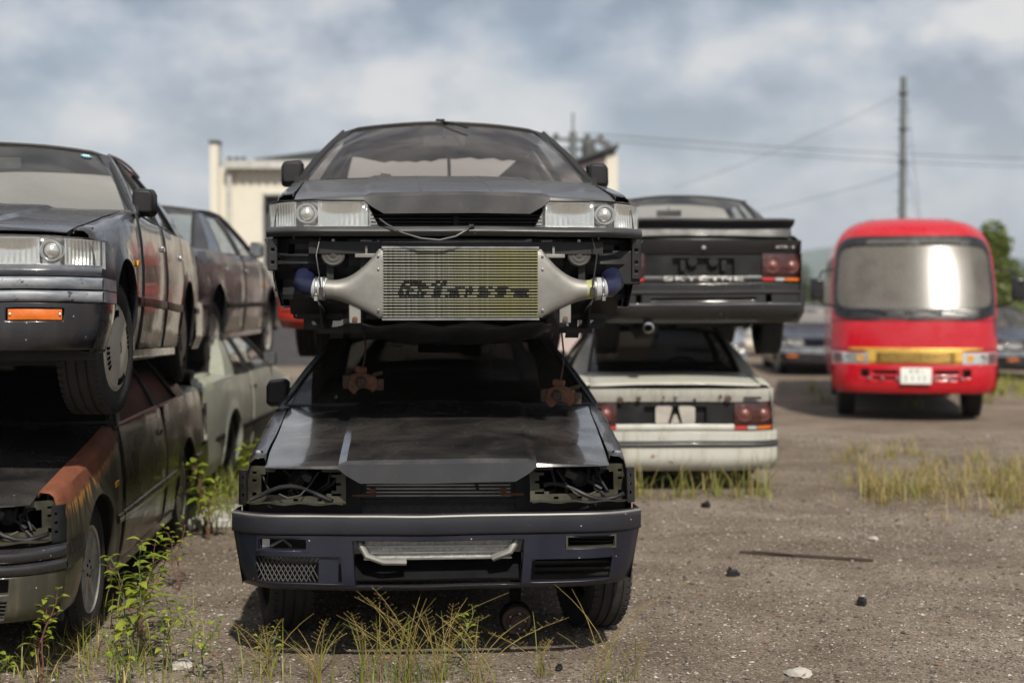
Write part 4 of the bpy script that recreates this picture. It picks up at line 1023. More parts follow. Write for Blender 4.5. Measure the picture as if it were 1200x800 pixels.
def top_front(car):
    """what the missing bumper lays bare"""
    m = MB()
    xs = brk(-.81, .81, .03); zs = brk(.085, .545, .023)
    def keep(x, z):
        a = abs(x)
        if z < tab([(.40, .20), (.42, .10), (.56, .095), (.66, .125), (.73, .20), (.78, .31), (.81, .42)], a): return False
        for cx, cz, r in ((.66, .475, .014), (.44, .46, .012), (.62, .36, .016), (.70, .40, .012), (.50, .30, .012), (.74, .50, .014)):
            if (a - cx)**2 + (z - cz)**2 < r*r*1.6: return False
        return True
    m.plate(xs, zs, [], lambda x, d, z: (x, .17 + fy(x)*.75 + .03*math.sin(z*40)*(abs(x) > .5) + .55*max(0, .42 - z) + d, z), .03, keep)
    m.box((0, .13, .50), (1.30, .05, .055)); m.box((0, .20, .20), (.80, .10, .05))
    for s in (-1, 1): m.box((s*.56, .20, .35), (.03, .10, .20)); m.box((s*.40, .15, .40), (.05, .06, .28))
    p = m.build('front_panel', 'inner_metal', car, angle=25)
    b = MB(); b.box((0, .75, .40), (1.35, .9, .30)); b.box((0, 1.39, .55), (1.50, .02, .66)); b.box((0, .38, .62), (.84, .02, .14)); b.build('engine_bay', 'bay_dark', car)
    for s in (-1, 1):
        # plastic wheel-arch liner showing below the wing
        l = MB()
        def L(u, v):
            ang = u * 2.0
            x = lerp(.845, .60, math.sin(min(1, u*1.15)*PI/2)**1.3) - .02*math.sin(v*9)*u
            return (s*x, lerp(.20, .62, v) + .05*math.sin(u*3), lerp(.545, .13, u))
        l.grid(L, 14, 8, flip=(s > 0))
        lo = l.build('arch_liner', 'black_plastic', car, solid=.008, angle=25)
        fm = MB(); fm.grid(lambda u, v: (s*lerp(.60, .835, u) * (1 - .16*v*v), .22 + fy(.8)*.6 + .10*(1 - u), lerp(.54, .20 + .12*u, v)), 8, 8, flip=(s < 0)); fm.build('liner_front', 'black_plastic', lo, solid=.006)
        fl = MB(); fl.plate([.795, .808, .822, .838], brk(.40 if s < 0 else .36, .545, .0145), [], lambda x, d, z: (s*x, .20 + d, z), .06, lambda x, z: not (.808 < x < .822 and abs((z*1000) % 52 - 26) < 8)); fl.build('wing_flange', 'inner_metal', lo, bevel=.003)
        if s > 0:
            e = MB(); e.box((.77, .24, .415), (.13, .05, .16)); e.build('hanging_bracket', 'inner_metal', car, bevel=.006)
        h = MB(); h.lathe([(.052, .03), (.052, .0), (.046, -.006), (.040, -.002), (.026, -.006), (.020, -.002), (.001, -.010)], (s*.545, .115, .468), 'y', 28); h.tube([(s*.545, .13, .47), (s*.545, .13, .54)], .008, 6)
        h.build('horn', 'interior_grey', car)
    # intercooler: end tanks, core of bars, pipes
    ic = MB(); Y = .045
    ic.box((.014, Y + .055, .336), (.685, .07, .314)); ico = ic.build('intercooler', 'fin_dark', car)
    nb = 24; bar = MB(); bar.box((0, 0, 0), (.68, .020, .0062)); bme = bar.mesh('cooler_bar', 'cooler_bar')
    for q in range(nb): inst('cooler_bar', bme, ico, (.014, Y + .012 + .0015*math.sin(q*2.3), .187 + q*(.300/(nb - 1)) + .0008*math.sin(q*5.1)), (0, .0012*math.sin(q*1.7), 0))
    # worn stencil: what is left of the letters, bar by bar
    stc = [(7, [(-.27, -.16), (-.13, -.09), (-.07, .03), (.07, .12), (.15, .19), (.23, .30)]), (8, [(-.275, -.225), (-.20, -.15), (-.12, -.08), (-.05, .0), (.02, .05), (.08, .13), (.16, .20), (.235, .29)]),
           (9, [(-.27, -.17), (-.12, -.085), (-.06, -.01), (.02, .055), (.075, .12), (.15, .20), (.22, .30)]), (10, [(-.265, -.22), (-.19, -.14), (-.115, -.08), (-.04, .05), (.08, .14), (.16, .21)]),
           (11, [(-.26, -.15), (-.13, -.05)]), (12, [(-.25, -.17), (-.12, -.06)])]
    stm = MB(); rs = random.Random(4)
    for q, runs in stc:
        for a, b2 in [(lerp(p, r_, i/6), lerp(p, r_, (i + rs.uniform(.88, 1.0))/6)) for p, r_ in runs for i in range(6) if rs.random() < .93]: stm.box((.014 + (a + b2)/2, Y + .0012, .187 + q*(.300/(nb - 1))), (b2 - a, .002, .0066))
    tag(stm.build('stencil', 'fin_dark', ico), kind='stuff')
    fr = MB(); fr.box((.014, Y + .05, .498), (.69, .085, .010)); fr.box((.014, Y + .05, .174), (.69, .085, .010)); fr.build('core_plate', 'trim_silver', ico)
    for s in (-1, 1):
        t = MB(); x0 = .014 + s*.338
        rings = []
        for k in range(13):
            u = k/12; x = x0 + s*(.02 + .20*u)
            e = (1 - u)**2.0
            zt = lerp(.352, .494, e); zbm = lerp(.262, .178, (1 - u)**1.3)
            cy = Y + .05; hw = lerp(.045, .048, u); hz = (zt - zbm)/2; cz = (zt + zbm)/2; pw = lerp(5, 2, min(1, u*1.3))
            ring = []
            for a in range(20):
                th = 2*PI*a/20; c, sn = math.cos(th), math.sin(th)
                ring.append((x, cy + hw*math.copysign(abs(c)**(2/pw), c), cz + hz*math.copysign(abs(sn)**(2/pw), sn)))
            rings.append(ring)
        t.rows([[(x0, p[1], p[2]) for p in rings[0]]] + rings, closed=True, flip=(s < 0))
        to = t.build('end_tank', 'cast_aluminium', ico)
        xe = x0 + s*.215; cz = .307
        tp = MB(); tp.tube([(xe, Y + .05, cz), (xe + s*.05, Y + .052, cz + .004)], .044, 20); tp.build('tank_neck', 'cast_aluminium' if s < 0 else 'algae_pipe', to)
        hs = MB()
        hs.tube([(xe + s*.035, Y + .05, cz + .003), (xe + s*.06, Y + .053, cz + .006), (xe + s*.085, Y + .06, cz + .010)], [.050, .052, .049], 20); hs.build('hose_sleeve', 'white_hose', to)
        bl = MB(); bl.tube([(xe + s*.07, Y + .055, cz + .008), (xe + s*.11, Y + .075, cz + .012), (xe + s*.14, Y + .12, cz + .03), (xe + s*.13, Y + .20, cz + .09), (xe + s*.10, Y + .26, cz + .14)], [.044, .046, .046, .045, .045], 18); bl.build('blue_pipe', 'blue_hose', to)
        cl = MB()
        for dx in (.045, .078): cl.lathe([(.0535, -.006), (.0550, -.004), (.0550, .004), (.0535, .006)], (xe + s*dx, Y + .055, cz + .005), 'x', 24)
        cl.box((xe + s*.078, Y + .0, cz - .04), (.014, .014, .02)); cl.build('hose_clamp', 'trim_silver', to)
        bk = MB(); bk.box((x0 + s*.075, Y + .05, .462), (.10, .03, .018)); bk.box((x0 + s*.075, Y + .05, .482), (.012, .012, .05)); bk.build('mount_tab', 'cast_aluminium', to, bevel=.003)
        b2 = MB(); b2.box((x0 + s*.125, Y + .045, .205), (.052, .03, .10)); b2.build('mount_leg', 'cast_aluminium', to, bevel=.004)
        b3 = MB(); b3.lathe([(.012, .0), (.012, -.012), (.001, -.014)], (x0 + s*.125, Y + .028, .175), 'y', 8); b3.build('bolt', 'rust', to)
        for zz in (.46, .40, .215):
            b4 = MB(); b4.lathe([(.006, 0), (.006, -.004), (.001, -.005)], (x0 + s*.022, Y + .004, zz), 'y', 8); b4.build('bolt', 'trim_silver', to)
    # sump guard and cross member hanging below
    u = MB(); xs = brk(-.42, .42, .07)
    u.grid(lambda x, v: (x, lerp(.12, .75, v), .155 - .085*math.sin(min(1, v*2.2)*PI/2)*(1 - (abs(x)/.46)**4) + .012*math.sin(x*23 + v*7)), xs, 8); uo = u.build('sump_guard', 'black_plastic', car, solid=.01, angle=30)
    c = MB(); c.tube([(-.62, .60, .15), (-.40, .58, .14), (.42, .58, .14), (.66, .60, .17)], .020, 8); c.build('tie_rod', 'rust_brown', car)
    c = MB(); c.box((0, .86, .14), (1.0, .16, .13)); c.box((0, 1.6, .15), (.5, 1.2, .10)); c.box((0, 2.4, .155), (.9, .8, .09)); c.build('cross_member', 'inner_metal', car, bevel=.02)
    cb = MB(); cb.tube([(-.34, .03, .625), (-.31, .012, .600), (-.24, -.004, .560), (-.16, -.012, .535), (-.08, -.010, .528), (-.01, -.006, .545), (.04, .0, .575), (.055, .03, .60)], .0052, 7)
    cb.tube([(.045, .02, .585), (.07, .015, .595)], .009, 6); cb.build('loose_cable', 'black_cable', car)
    for s in (-1, 1):
        wv = MB(); wv.tube([(s*.60, .09, .545), (s*.615, .05, .46), (s*.60, .04, .36), (s*.595, .045, .31)], .0035, 5); wv.box((s*.595, .045, .30), (.018, .014, .035)); wv.build('sensor_wire', 'black_cable', car)
    # long wiper fallen on the roof edge, paper slip on the dashboard
    a = MB(); a.tube([(-.02, 2.02, 1.352), (.05, 1.96, 1.33), (.13, 1.90, 1.298)], .007, 6); a.box((-.02, 2.03, 1.355), (.05, .03, .018)); a.build('antenna_base', 'black_plastic', car)
    pp = MB(); pp.box((-.20, 1.58, .943), (.26, .05, .012), (.5, 0, 0)); pp.box((-.46, 1.60, .945), (.16, .05, .012), (.5, 0, .1)); pp.build('paper_slip', 'sticker_white', car)
top_front(TOP)
def torn_lining(car):
    rnd = random.Random(6); m = MB(); xs = brk(-.55, .55, .05); low = [1.235 + .012*math.sin(x*7) + rnd.uniform(-.012, .012) for x in xs]
    m.rows([[(x, lerp(2.75, 3.0, k/3) + .02*math.sin(x*9 + k), lerp(1.315, low[i], k/3)) for i, x in enumerate(xs)] for k in range(4)]); m.build('torn_headlining', 'interior_dark', car)
    t = MB(); t.prism([(.16, .93), (.66, .93), (.60, 1.26), (.50, 1.24)], lambda x, z: (x, 2.95, z), lambda x, z: (x, 2.97, z)); t.build('loose_trim_panel', 'interior_dark', car)
    b = MB(); b.tube([(.075, 3.0, .93), (.065, 3.02, 1.10), (.06, 3.0, 1.25)], .012, 6); b.build('seat_belt', 'interior_dark', car)
    c = MB(); c.box((-.33, 1.60, .965), (.055, .02, .06), (.2, .1, 0)); c.build('dashboard_clip', 'interior_grey', car)
torn_lining(TOP)

# hanging calipers: iron castings on their hoses, in front of the lower screen
def caliper(loc, rot, top, label):
    root = empty('brake_caliper', loc, (0, 0, rot)); root.scale = (.86, .86, .9); tag(root, label, 'brake caliper', 'brake calipers dangling by their hoses')
    b = MB(); pts = [(-.085, -.03), (-.07, .045), (-.02, .062), (.03, .052), (.08, .035), (.088, -.02), (.06, -.055), (.035, -.035), (.0, -.025), (-.03, -.04), (-.05, -.065)]
    b.prism(pts, lambda x, z: (x, -.035, z), lambda x, z: (x, .045, z)); b.build('housing', 'rust', root, bevel=.010)
    p = MB(); p.lathe([(.030, -.02), (.032, 0), (.028, .004), (.020, .0), (.001, .002)], (-.012, -.04, .008), 'y', 20); p.build('piston', 'rust_brown', root)
    br = MB(); br.box((-.09, .01, .005), (.05, .05, .075)); br.build('bracket', 'rust_brown', root, bevel=.008)
    br = MB(); br.box((.095, .0, -.01), (.055, .04, .065)); br.build('bracket', 'rust_brown', root, bevel=.008)
    br = MB(); br.tube([(.06, -.02, .045), (.115, -.02, .06)], .011, 8); br.build('slide_pin', 'rust_brown', root)
    bl = MB(); bl.box((-.01, .0, .075), (.07, .05, .035), (0, .15, 0)); bl.build('bridge', 'rust', root, bevel=.008)
    h = MB(); n = 8; h.tube([(lerp(0.0, top[0], t) + .012*math.sin(t*5), lerp(0, top[1], t), lerp(.085, top[2], t)) for t in [i/n for i in range(n + 1)]], .0055, 6); h.build('brake_hose', 'rust_brown', root)
caliper((-.745, 7.08, 1.155), R(8), (.02, .05, .36), 'rusty brake caliper hanging on its hose over the left of the lower centre windshield')
caliper((.240, 7.05, 1.090), R(-12), (.01, .06, .43), 'rusty brake caliper hanging on its hose over the right of the lower centre windshield')

# brake drum lying under the lower car
def drum():
    root = empty('brake_disc', (.022, 6.42, .115), (R(8), 0, R(6))); tag(root, 'rusty round brake hub between weeds beneath the navy front bumper', 'brake disc')
    d = MB(); d.lathe([(.066, .05), (.066, .0), (.060, -.006), (.050, -.006), (.046, .004), (.030, .002), (.028, -.010), (.001, -.010)], (0, 0, 0), 'y', 36); d.build('disc', 'rust_brown', root)
    b = MB()
    for q in range(5): b.lathe([(.006, 0), (.006, -.008), (.001, -.009)], (.038*math.cos(q*2*PI/5), -.001, .038*math.sin(q*2*PI/5)), 'y', 8)
    b.build('stud', 'trim_silver', root)
    s = MB(); s.lathe([(.075, .06), (.075, .02), (.066, .015), (.066, .06)], (0, 0, 0), 'y', 36); s.box((0, .08, .10), (.05, .03, .15)); s.build('backing_plate', 'bay_dark', root)
drum()

LTOP = make_car('car', (-2.535, 5.66, 1.125), R(6.6), R(-1.7), paint='gunmetal_paint', hood_mat='gunmetal_paint', hood_lift=.018, hood_stops=((1, .36),), glass='windscreen_clean', filler_mat='bumper_worn', sedan=True, front_bumper='stock', wheels=('cover',)*4, droop=.06, rear_droop=.0, steer=R(-7), drip='trim_silver', window_trim='rubber_seal', strip_mat='bumper_grey',
    letters=False, label='glossy gunmetal sedan stacked at the left with orange bumper indicators and wheel covers')
LLOW = make_car('car', (-2.68, 5.62, .02), R(4.2), 0, paint='brown_black_paint', hood_mat='dark_hood_paint', glass='windscreen_black', rear_glass='windscreen_black', side_glass='grimy_glass', mirrors=(-1,), lamps=(0, 0), front_bumper='olive', wheels=('alloy',)*4, fender_mats={1: 'rusted_fender_paint', -1: 'brown_black_paint'}, spoiler=.03, spoiler_mat='black_plastic', window_trim='trim_silver', strip_mat='brown_black_paint',
    letters=False, label='grimy dark coupe at the lower left with a rust-orange fender and missing lamps')
LB_TOP = make_car('car', (-3.28, 15.3, 1.02), R(180), 0, paint='gunmetal_paint', glass='windscreen_clean', rear_glass='windscreen_clean', side_glass='side_glass', sedan=True, wheels=('alloy',)*4, droop=.10, letters=False,
    label='dark sedan facing away, stacked behind the left gunmetal sedan')
LB_LOW = make_car('car', (-3.12, 15.1, 0.0), R(180), 0, paint='silver_paint_old', glass='windscreen_dark', rear_glass='windscreen_dark', side_glass='windscreen_dark', wheels=('steel',)*4, letters=False, spoiler=None, tail_band=[(.44, .475, 'black_plastic')],
    label='mossy pale silver car at ground level behind the rusty-fendered coupe')
RTOP = make_car('car', (1.54, 16.0, 1.15), R(180), 0, paint='black_paint', rear_glass='windscreen_clean', glass='rear_glass_dusty', rear_bumper='bare', spoiler=.045, spoiler_mat='bumper_grey', wheels=('steel',)*4, droop=.08, exhaust=1, bump_out=.004, letters=True, letter_mat='letter_white', badge_text='GTS-X', strip='bumper_grey',
    label='black coupe seen from behind, stacked on the white wreck, boot spoiler and lettered tail strip')
RLOW = make_car('car', (1.32, 16.0, -.045), R(180), 0, paint='white_paint_old', glass='windscreen_black', rear_glass='windscreen_black', side_glass='windscreen_dark', wheels=('steel',)*4, droop=-.05, letters=False, plate_lamps=0, strip='white_paint_old', tail_band=[(.405, .445, 'bumper_grey'), (.448, .462, 'black_plastic')],
    label='dirty white wreck seen from behind under the black coupe')
def stickers(car):
    g = SURF[car.name]['ws']
    def dec(u0, u1, v0, v1, mat, rnd_=False):
        m = MB(); pts = []
        if rnd_:
            for k in range(18): a = 2*PI*k/18; pts.append(g((u0 + u1)/2 + (u1 - u0)/2*math.cos(a), (v0 + v1)/2 + (v1 - v0)/2*math.sin(a), .004))
            m.add(pts, [tuple(range(18))])
        else: m.grid(lambda a, b: g(lerp(u0, u1, a), lerp(v0, v1, b), .004), 3, 2)
        return m.build('sticker', mat, car)
    o = dec(.875, .925, .86, .93, 'sticker_blue', True)
    m = MB()
    for k in range(3): m.grid(lambda a, b: g(lerp(.885 + k*.011, .892 + k*.011, a), lerp(.88, .915, b), .006), 1, 1)
    m.build('sticker_print', 'sticker_white', o)
    o = dec(.40, .475, .88, .945, 'sticker_orange')
    m = MB()
    for k in range(6): m.grid(lambda a, b: g(lerp(.405 + k*.0115, .412 + k*.0115, a), lerp(.895, .93, b), .006), 1, 1)
    m.build('sticker_print', 'letter_dark', o)
stickers(LTOP)
def white_tail(car):
    """two pale plate-lamp lenses with a dark peak between them, faint lettering on the bumper strip, spare holes with rust"""
    a = MB(); yv = 4.535
    for s in (-1, 1):
        a.prism([(.058, .600), (.150, .596), (.160, .612), (.160, .722), (.145, .738), (.035, .738), (.025, .725)][::s], lambda x, z: (s*x*1.0, yv, z), lambda x, z: (s*x*1.0, yv - .03, z))
    a.prism([(-.036, .600), (.036, .600), (.010, .668), (-.010, .668)], lambda x, z: (x, yv, z), lambda x, z: (x, yv - .03, z)); a.build('plate_lamp', 'stone_pale', car)
    for x, z, r in ((-.42, .80, .03), (-.15, .79, .016), (.30, .80, .022), (.45, .79, .028), (.10, .81, .012), (-.36, .82, .014)): b = MB(); b.lathe([(r, .0), (r*.6, .004), (.001, .004)], (x, ry(x) - .004, z), 'y', 9); b.build('rust_hole', 'rust_brown', car)
    b = MB(); b.box((-.62, ry(.62) - .004, .805), (.14, .01, .022)); b.build('rear_badge', 'letter_dark', car)
white_tail(RLOW)
MB_TOP = make_car('car', (-1.08, 16.1, 1.10), R(180), 0, paint='red_car_paint', wheels=('steel',)*4, droop=.06, letters=False, tail_band=None, label='red car peeping out behind the left of the centre stack, orange lamp above its bumper')
MB_LOW = make_car('car', (-.60, 16.0, -.02), R(180), 0, paint='charcoal_paint', wheels=('steel',)*4, letters=False, glass='windscreen_dark', rear_glass='windscreen_dark', label='dark car on the ground hidden behind the lower centre coupe')

# cars parked far back by the bus
K1 = make_car('car', (6.05, 27.5, 0), R(-4), 0, paint='navy_car_paint', wheels=('alloy',)*4, letters=False, front_bumper='stock', label='dark navy car parked just left of the red bus')
K2 = make_car('car', (9.75, 26.0, 0), R(10), 0, paint='navy_car_paint', wheels=('alloy',)*4, letters=False, front_bumper='stock', label='dark car parked just right of the red bus')
K3 = make_car('car', (8.4, 36.0, .25), R(60), 0, paint='white_car_paint', wheels=('steel',)*4, letters=False, label='white car parked behind the navy car and the bus', sedan=True)
K4 = make_car('car', (13.3, 34.0, .1), R(-75), 0, paint='white_car_paint', wheels=('steel',)*4, letters=False, sedan=True, label='white car parked behind the dark car right of the bus')
K5 = make_car('car', (3.2, 24.5, 0), R(-8), 0, paint='silver_blue_paint', wheels=('alloy',)*4, letters=False, label='pale car glimpsed under the black coupe, far behind the white wreck')

# ------------------------------------------------------------------ the bus
def make_bus():
    bus = empty('bus', (5.0, 17.6, 0), (0, 0, R(-11.5))); tag(bus, 'red minibus with gold grille facing the camera at the right', 'bus')
    L = 6.4
    PR = [(.34, .06), (.40, .02), (.55, .0), (.70, .01), (.88, .03), (1.28, .09), (1.45, .155), (1.80, .31), (2.15, .47), (2.32, .56), (2.46, .68), (2.545, .84), (2.58, 1.05)]
    HW = [(.34, .955), (.42, .99), (.60, 1.005), (.90, 1.012), (1.3, 1.015), (1.7, 1.01), (2.05, .985), (2.25, .94), (2.40, .86), (2.50, .74), (2.56, .60), (2.58, .45)]
    def prof(z): return stab(PR, z)
    def hw(z): return stab(HW, z)
    def F(u, z, off=0.0):          # u in -1..1 across the front
        a = abs(u); return (u * hw(z), prof(z) + .17*a*a + .17*max(0, (a - .72)/.28)**2.4 - off, z)
    def patch(z0, z1, u0=-1, u1=1, off=0.0, nu=28, nz=6):
        m = MB(); m.grid(lambda a, b: F(lerp(u0, u1, a), lerp(z0, z1, b), off), nu, nz); return m
    zs = brk(.70, 2.58, .06, [.88, 1.28, 2.32])
    body = MB(); us = [i/14 - 1 for i in range(29)]
    us = [i/28 - 1 for i in range(57)]
    body.rows([[F(u, z) for u in us] for z in zs])
    for s in (-1, 1):
        body.rows([[F(s, z) for z in zs], [(F(s, z)[0], 1.2, z) for z in zs], [(F(s, z)[0], L, z) for z in zs]], flip=(s < 0))
    body.rows([[F(u, 2.58) for u in us], [(F(u, 2.58)[0], 1.4, 2.58 + .02*(1 - u*u)) for u in us], [(F(u, 2.58)[0], L, 2.58 + .02*(1 - u*u)) for u in us]])
    for s in (-1, 1):
        body.rows([[(s*hw(z), y, z) for z in (.36, .5, .70)] for y in (.27, .70)], flip=(s > 0)); body.rows([[(s*hw(z), y, z) for z in (.36, .5, .70)] for y in (1.75, L)], flip=(s > 0)); body.rows([[(s*hw(z), y, z) for z in (.62, .70)] for y in (.70, 1.75)], flip=(s > 0))
    body.add([(s*hw(z), L, z) for s, z in ((-1, .36), (1, .36), (1, 1.9), (1, 2.4), (-1, 2.4), (-1, 1.9))], [(0, 1, 2, 3, 4, 5)])
    # the windscreen opening is cut out of the shell
    bo_v = body
    keepf = []
    for f in body.f:
        c = [sum(body.v[i][k] for i in f)/len(f) for k in range(3)]
        if 1.38 < c[2] < 2.25 and abs(c[0]) < hw(c[2])*.95 and c[1] < .95: continue
        keepf.append(f)
    body.f = keepf
    bo = body.build('body', 'bus_red', bus, angle=45)
    sur = MB()
    def ring(du, z0, z1, off):
        pts = []
        for k in range(80):
            th = 2*PI*k/80; c, s = math.cos(th), math.sin(th)
            u = du*math.copysign(abs(c)**.20, c); z = lerp(z0, z1, .5 + .5*math.copysign(abs(s)**.22, s)); pts.append(F(u, z, off))
        return pts
    sur.rows([ring(.985, 1.275, 2.345, -.01)] + [ring(lerp(.978, .940, t), lerp(1.285, 1.405, t), lerp(2.335, 2.225, t), .022) for t in (0, .25, .5, .75, 1)] + [ring(.928, 1.42, 2.21, -.012)], closed=True, flip=True); sur.build('windshield_surround', 'bus_black', bus)
    for zz in (.905, 1.262):       # panel seams
        sm = MB(); sm.tube([F(u/14 - 1, zz, .003) for u in range(29)], .006, 5, False); sm.build('panel_seam', 'bus_black', bus)
    # upper vents in the black band
    vt = MB()
    for s in (-1, 1): vt.grid(lambda a, b: F(s*lerp(.08, .62, a), lerp(2.232, 2.290, b), .030), 8, 2, flip=(s < 0))
    vt.build('roof_vent', 'interior_grey', bus)
    g = patch(1.41, 2.22, -.935, .935, -.004, 40, 8); g.build('windshield', 'bus_glass', bus)
    wp = MB()
    for u0, u1 in ((-.35, -.82), (.30, -.12), ): wp.tube([F(u0, 1.36, .03), F((u0 + u1)/2, 1.40, .03), F(u1, 1.37, .03)], .012, 6); wp.lathe([(.02, 0), (.016, -.03), (.001, -.03)], F(u0, 1.36, .01), 'y', 10)
    wp.tube([F(.62, 1.37, .03), F(.30, 1.41, .03), F(-.05, 1.37, .03)], .012, 6); wp.build('wiper', 'bus_black', bus)
    # gold grille panel and slats, headlights
    gp = patch(.725, .925, -.60, .60, .012, 20, 4); go = gp.build('grille', 'bus_gold', bus, solid=.012)
    gr = patch(.745, .872, -.46, .46, .030, 16, 2); gr.build('grille_recess', 'bus_black', go)
    for q in range(5): sl = patch(.754 + q*.0255, .764 + q*.0255, -.455, .455, .042, 16, 1); sl.build('slat', 'bus_gold', go, solid=.008)
    tp = patch(.895, .925, -.80, .80, .015, 20, 1); tp.build('gold_strip', 'bus_gold', go, solid=.006)
    for s in (-1, 1):
        a, b = (.56, .985) if s > 0 else (-.985, -.56)
        hs = patch(.728, .868, a, b, .014, 10, 3); ho = hs.build('headlight', 'reflector', bus)
        ln = patch(.732, .862, a + .01, b - .01, .030, 10, 3); ln.build('lens', 'lens_glass', ho)
        for k, (uu, r) in enumerate(((.65, .045), (.80, .05))):
            c = F(s*uu, .797, .020); q = MB(); q.lathe([(r, .01), (r, -.006), (r*.8, -.008), (r*.4, .0), (.001, .002)], c, 'y', 20); q.build('bulb_bowl', 'chrome' if k else 'amber_pale', ho)
        tn = patch(.735, .858, *((.885, .978) if s > 0 else (-.978, -.885)), .034, 4, 2); tn.build('indicator', 'tail_lamp_pink', ho)
    # bumper with slots
    def B(x, d, z): p = F(x/1.005, z, .045); return (p[0], p[1] + d, z)
    holes = [(-.66, -.56, .565, .66), (.56, .66, .565, .66), (-.52, -.22, .60, .645), (.22, .52, .60, .645), (-.52, -.22, .535, .565), (.22, .52, .535, .565)]
    xs = brk(-1.005, 1.005, .08, [q for h in holes for q in h[:2]]); zz = brk(.36, .722, .05, [q for h in holes for q in h[2:]])
    bm = MB(); bm.plate(xs, zz, holes, B, .08); bmo = bm.build('bumper', 'bus_red', bus, bevel=.012, angle=50)
    bk = MB(); bk.box((0, .20, .58), (1.5, .02, .26)); bk.build('bumper_backing', 'bus_black', bmo)
    for s in (-1, 1):
        bolt = MB()
        for x in (.22, .40, .56): bolt.lathe([(.022, 0), (.018, -.02), (.001, -.024)], B(s*x, -.004, .55), 'y', 12)
        bolt.build('chrome_bolt', 'chrome', bmo)
    pl = MB(); pl.box((0, -.075, .585), (.37, .012, .20)); po = pl.build('number_plate', 'plate_white', bus, bevel=.006)
    for (x, zc, wd, ht) in ((-.06, .645, .05, .035), (.01, .645, .05, .035), (.07, .645, .02, .03), (-.12, .56, .022, .07), (-.04, .56, .022, .07), (.035, .56, .022, .07), (.10, .56, .022, .07)):
        c = MB(); c.box((x, -.0825, zc), (wd*.55, .003, ht)); c.build('plate_mark', 'plate_green', po)
    # mirrors on arms
    for s in (-1, 1):
        mm = MB(); mm.box((s*1.20, -.02, 1.66), (.17, .09, .27)); mo = mm.build('mirror', 'bus_black', bus, bevel=.03)
        for pts in ([(s*1.18, -.0, 1.78), (s*1.14, .06, 1.88), (s*.98, .50, 1.92)], [(s*1.18, 0, 1.55), (s*1.10, .10, 1.46), (s*.99, .36, 1.44)]): ar = MB(); ar.tube(pts, .014, 6); ar.build('mirror_arm', 'bus_black', mo)
    # side windows, wheels, underside, seats
    for s in (-1, 1):
        for q in range(5):
            y0 = 1.0 + q*1.05; wi = MB(); wi.grid(lambda a, b: (s*(hw(lerp(1.42, 2.08, b)) + .004), lerp(y0, y0 + .98, a), lerp(1.42, 2.08, b)), 2, 4, flip=(s < 0)); wi.build('side_window', 'bus_black', bus)
        for ya in (1.22, 5.0):
            wo_ = add_wheel(bus, s*.80, ya, .37, 'steel'); wo_.scale = (1.15, 1.2, 1.2)
    un = MB(); un.box((0, 3.3, .50), (1.5, 6.0, .24)); un.box((0, 1.22, .36), (1.3, .14, .14)); un.box((0, 3.4, .80), (1.9, 5.4, .30)); un.build('underbody', 'bay_dark', bus)
    it = MB(); it.box((0, .75, 1.20), (1.75, .55, .34)); it.build('dashboard', 'interior_grey', bus, bevel=.05)
    for x in (-.55, .55):
        se = MB(); se.box((x, 1.6, 1.25), (.50, .14, .85), (-.15, 0, 0)); se.build('seat', 'seat_cloth', bus, bevel=.06)
    cu = MB(); cu.grid(lambda a, b: (lerp(-.95, .95, a), 2.3 + .05*math.sin(a*60), lerp(.9, 2.3, b)), 60, 1); cu.build('curtain', 'curtain', bus)
    sw = MB(); pts = [(-.50 + .22*math.cos(2*PI*k/20), 1.12 + .12*math.sin(2*PI*k/20), 1.42 + .12*math.sin(2*PI*k/20)) for k in range(21)]; sw.tube(pts, .016, 6, False); sw.tube([(-.5, 1.12, 1.42), (-.5, .95, 1.25)], .03, 8); sw.build('steering_wheel', 'bus_black', bus)
make_bus()

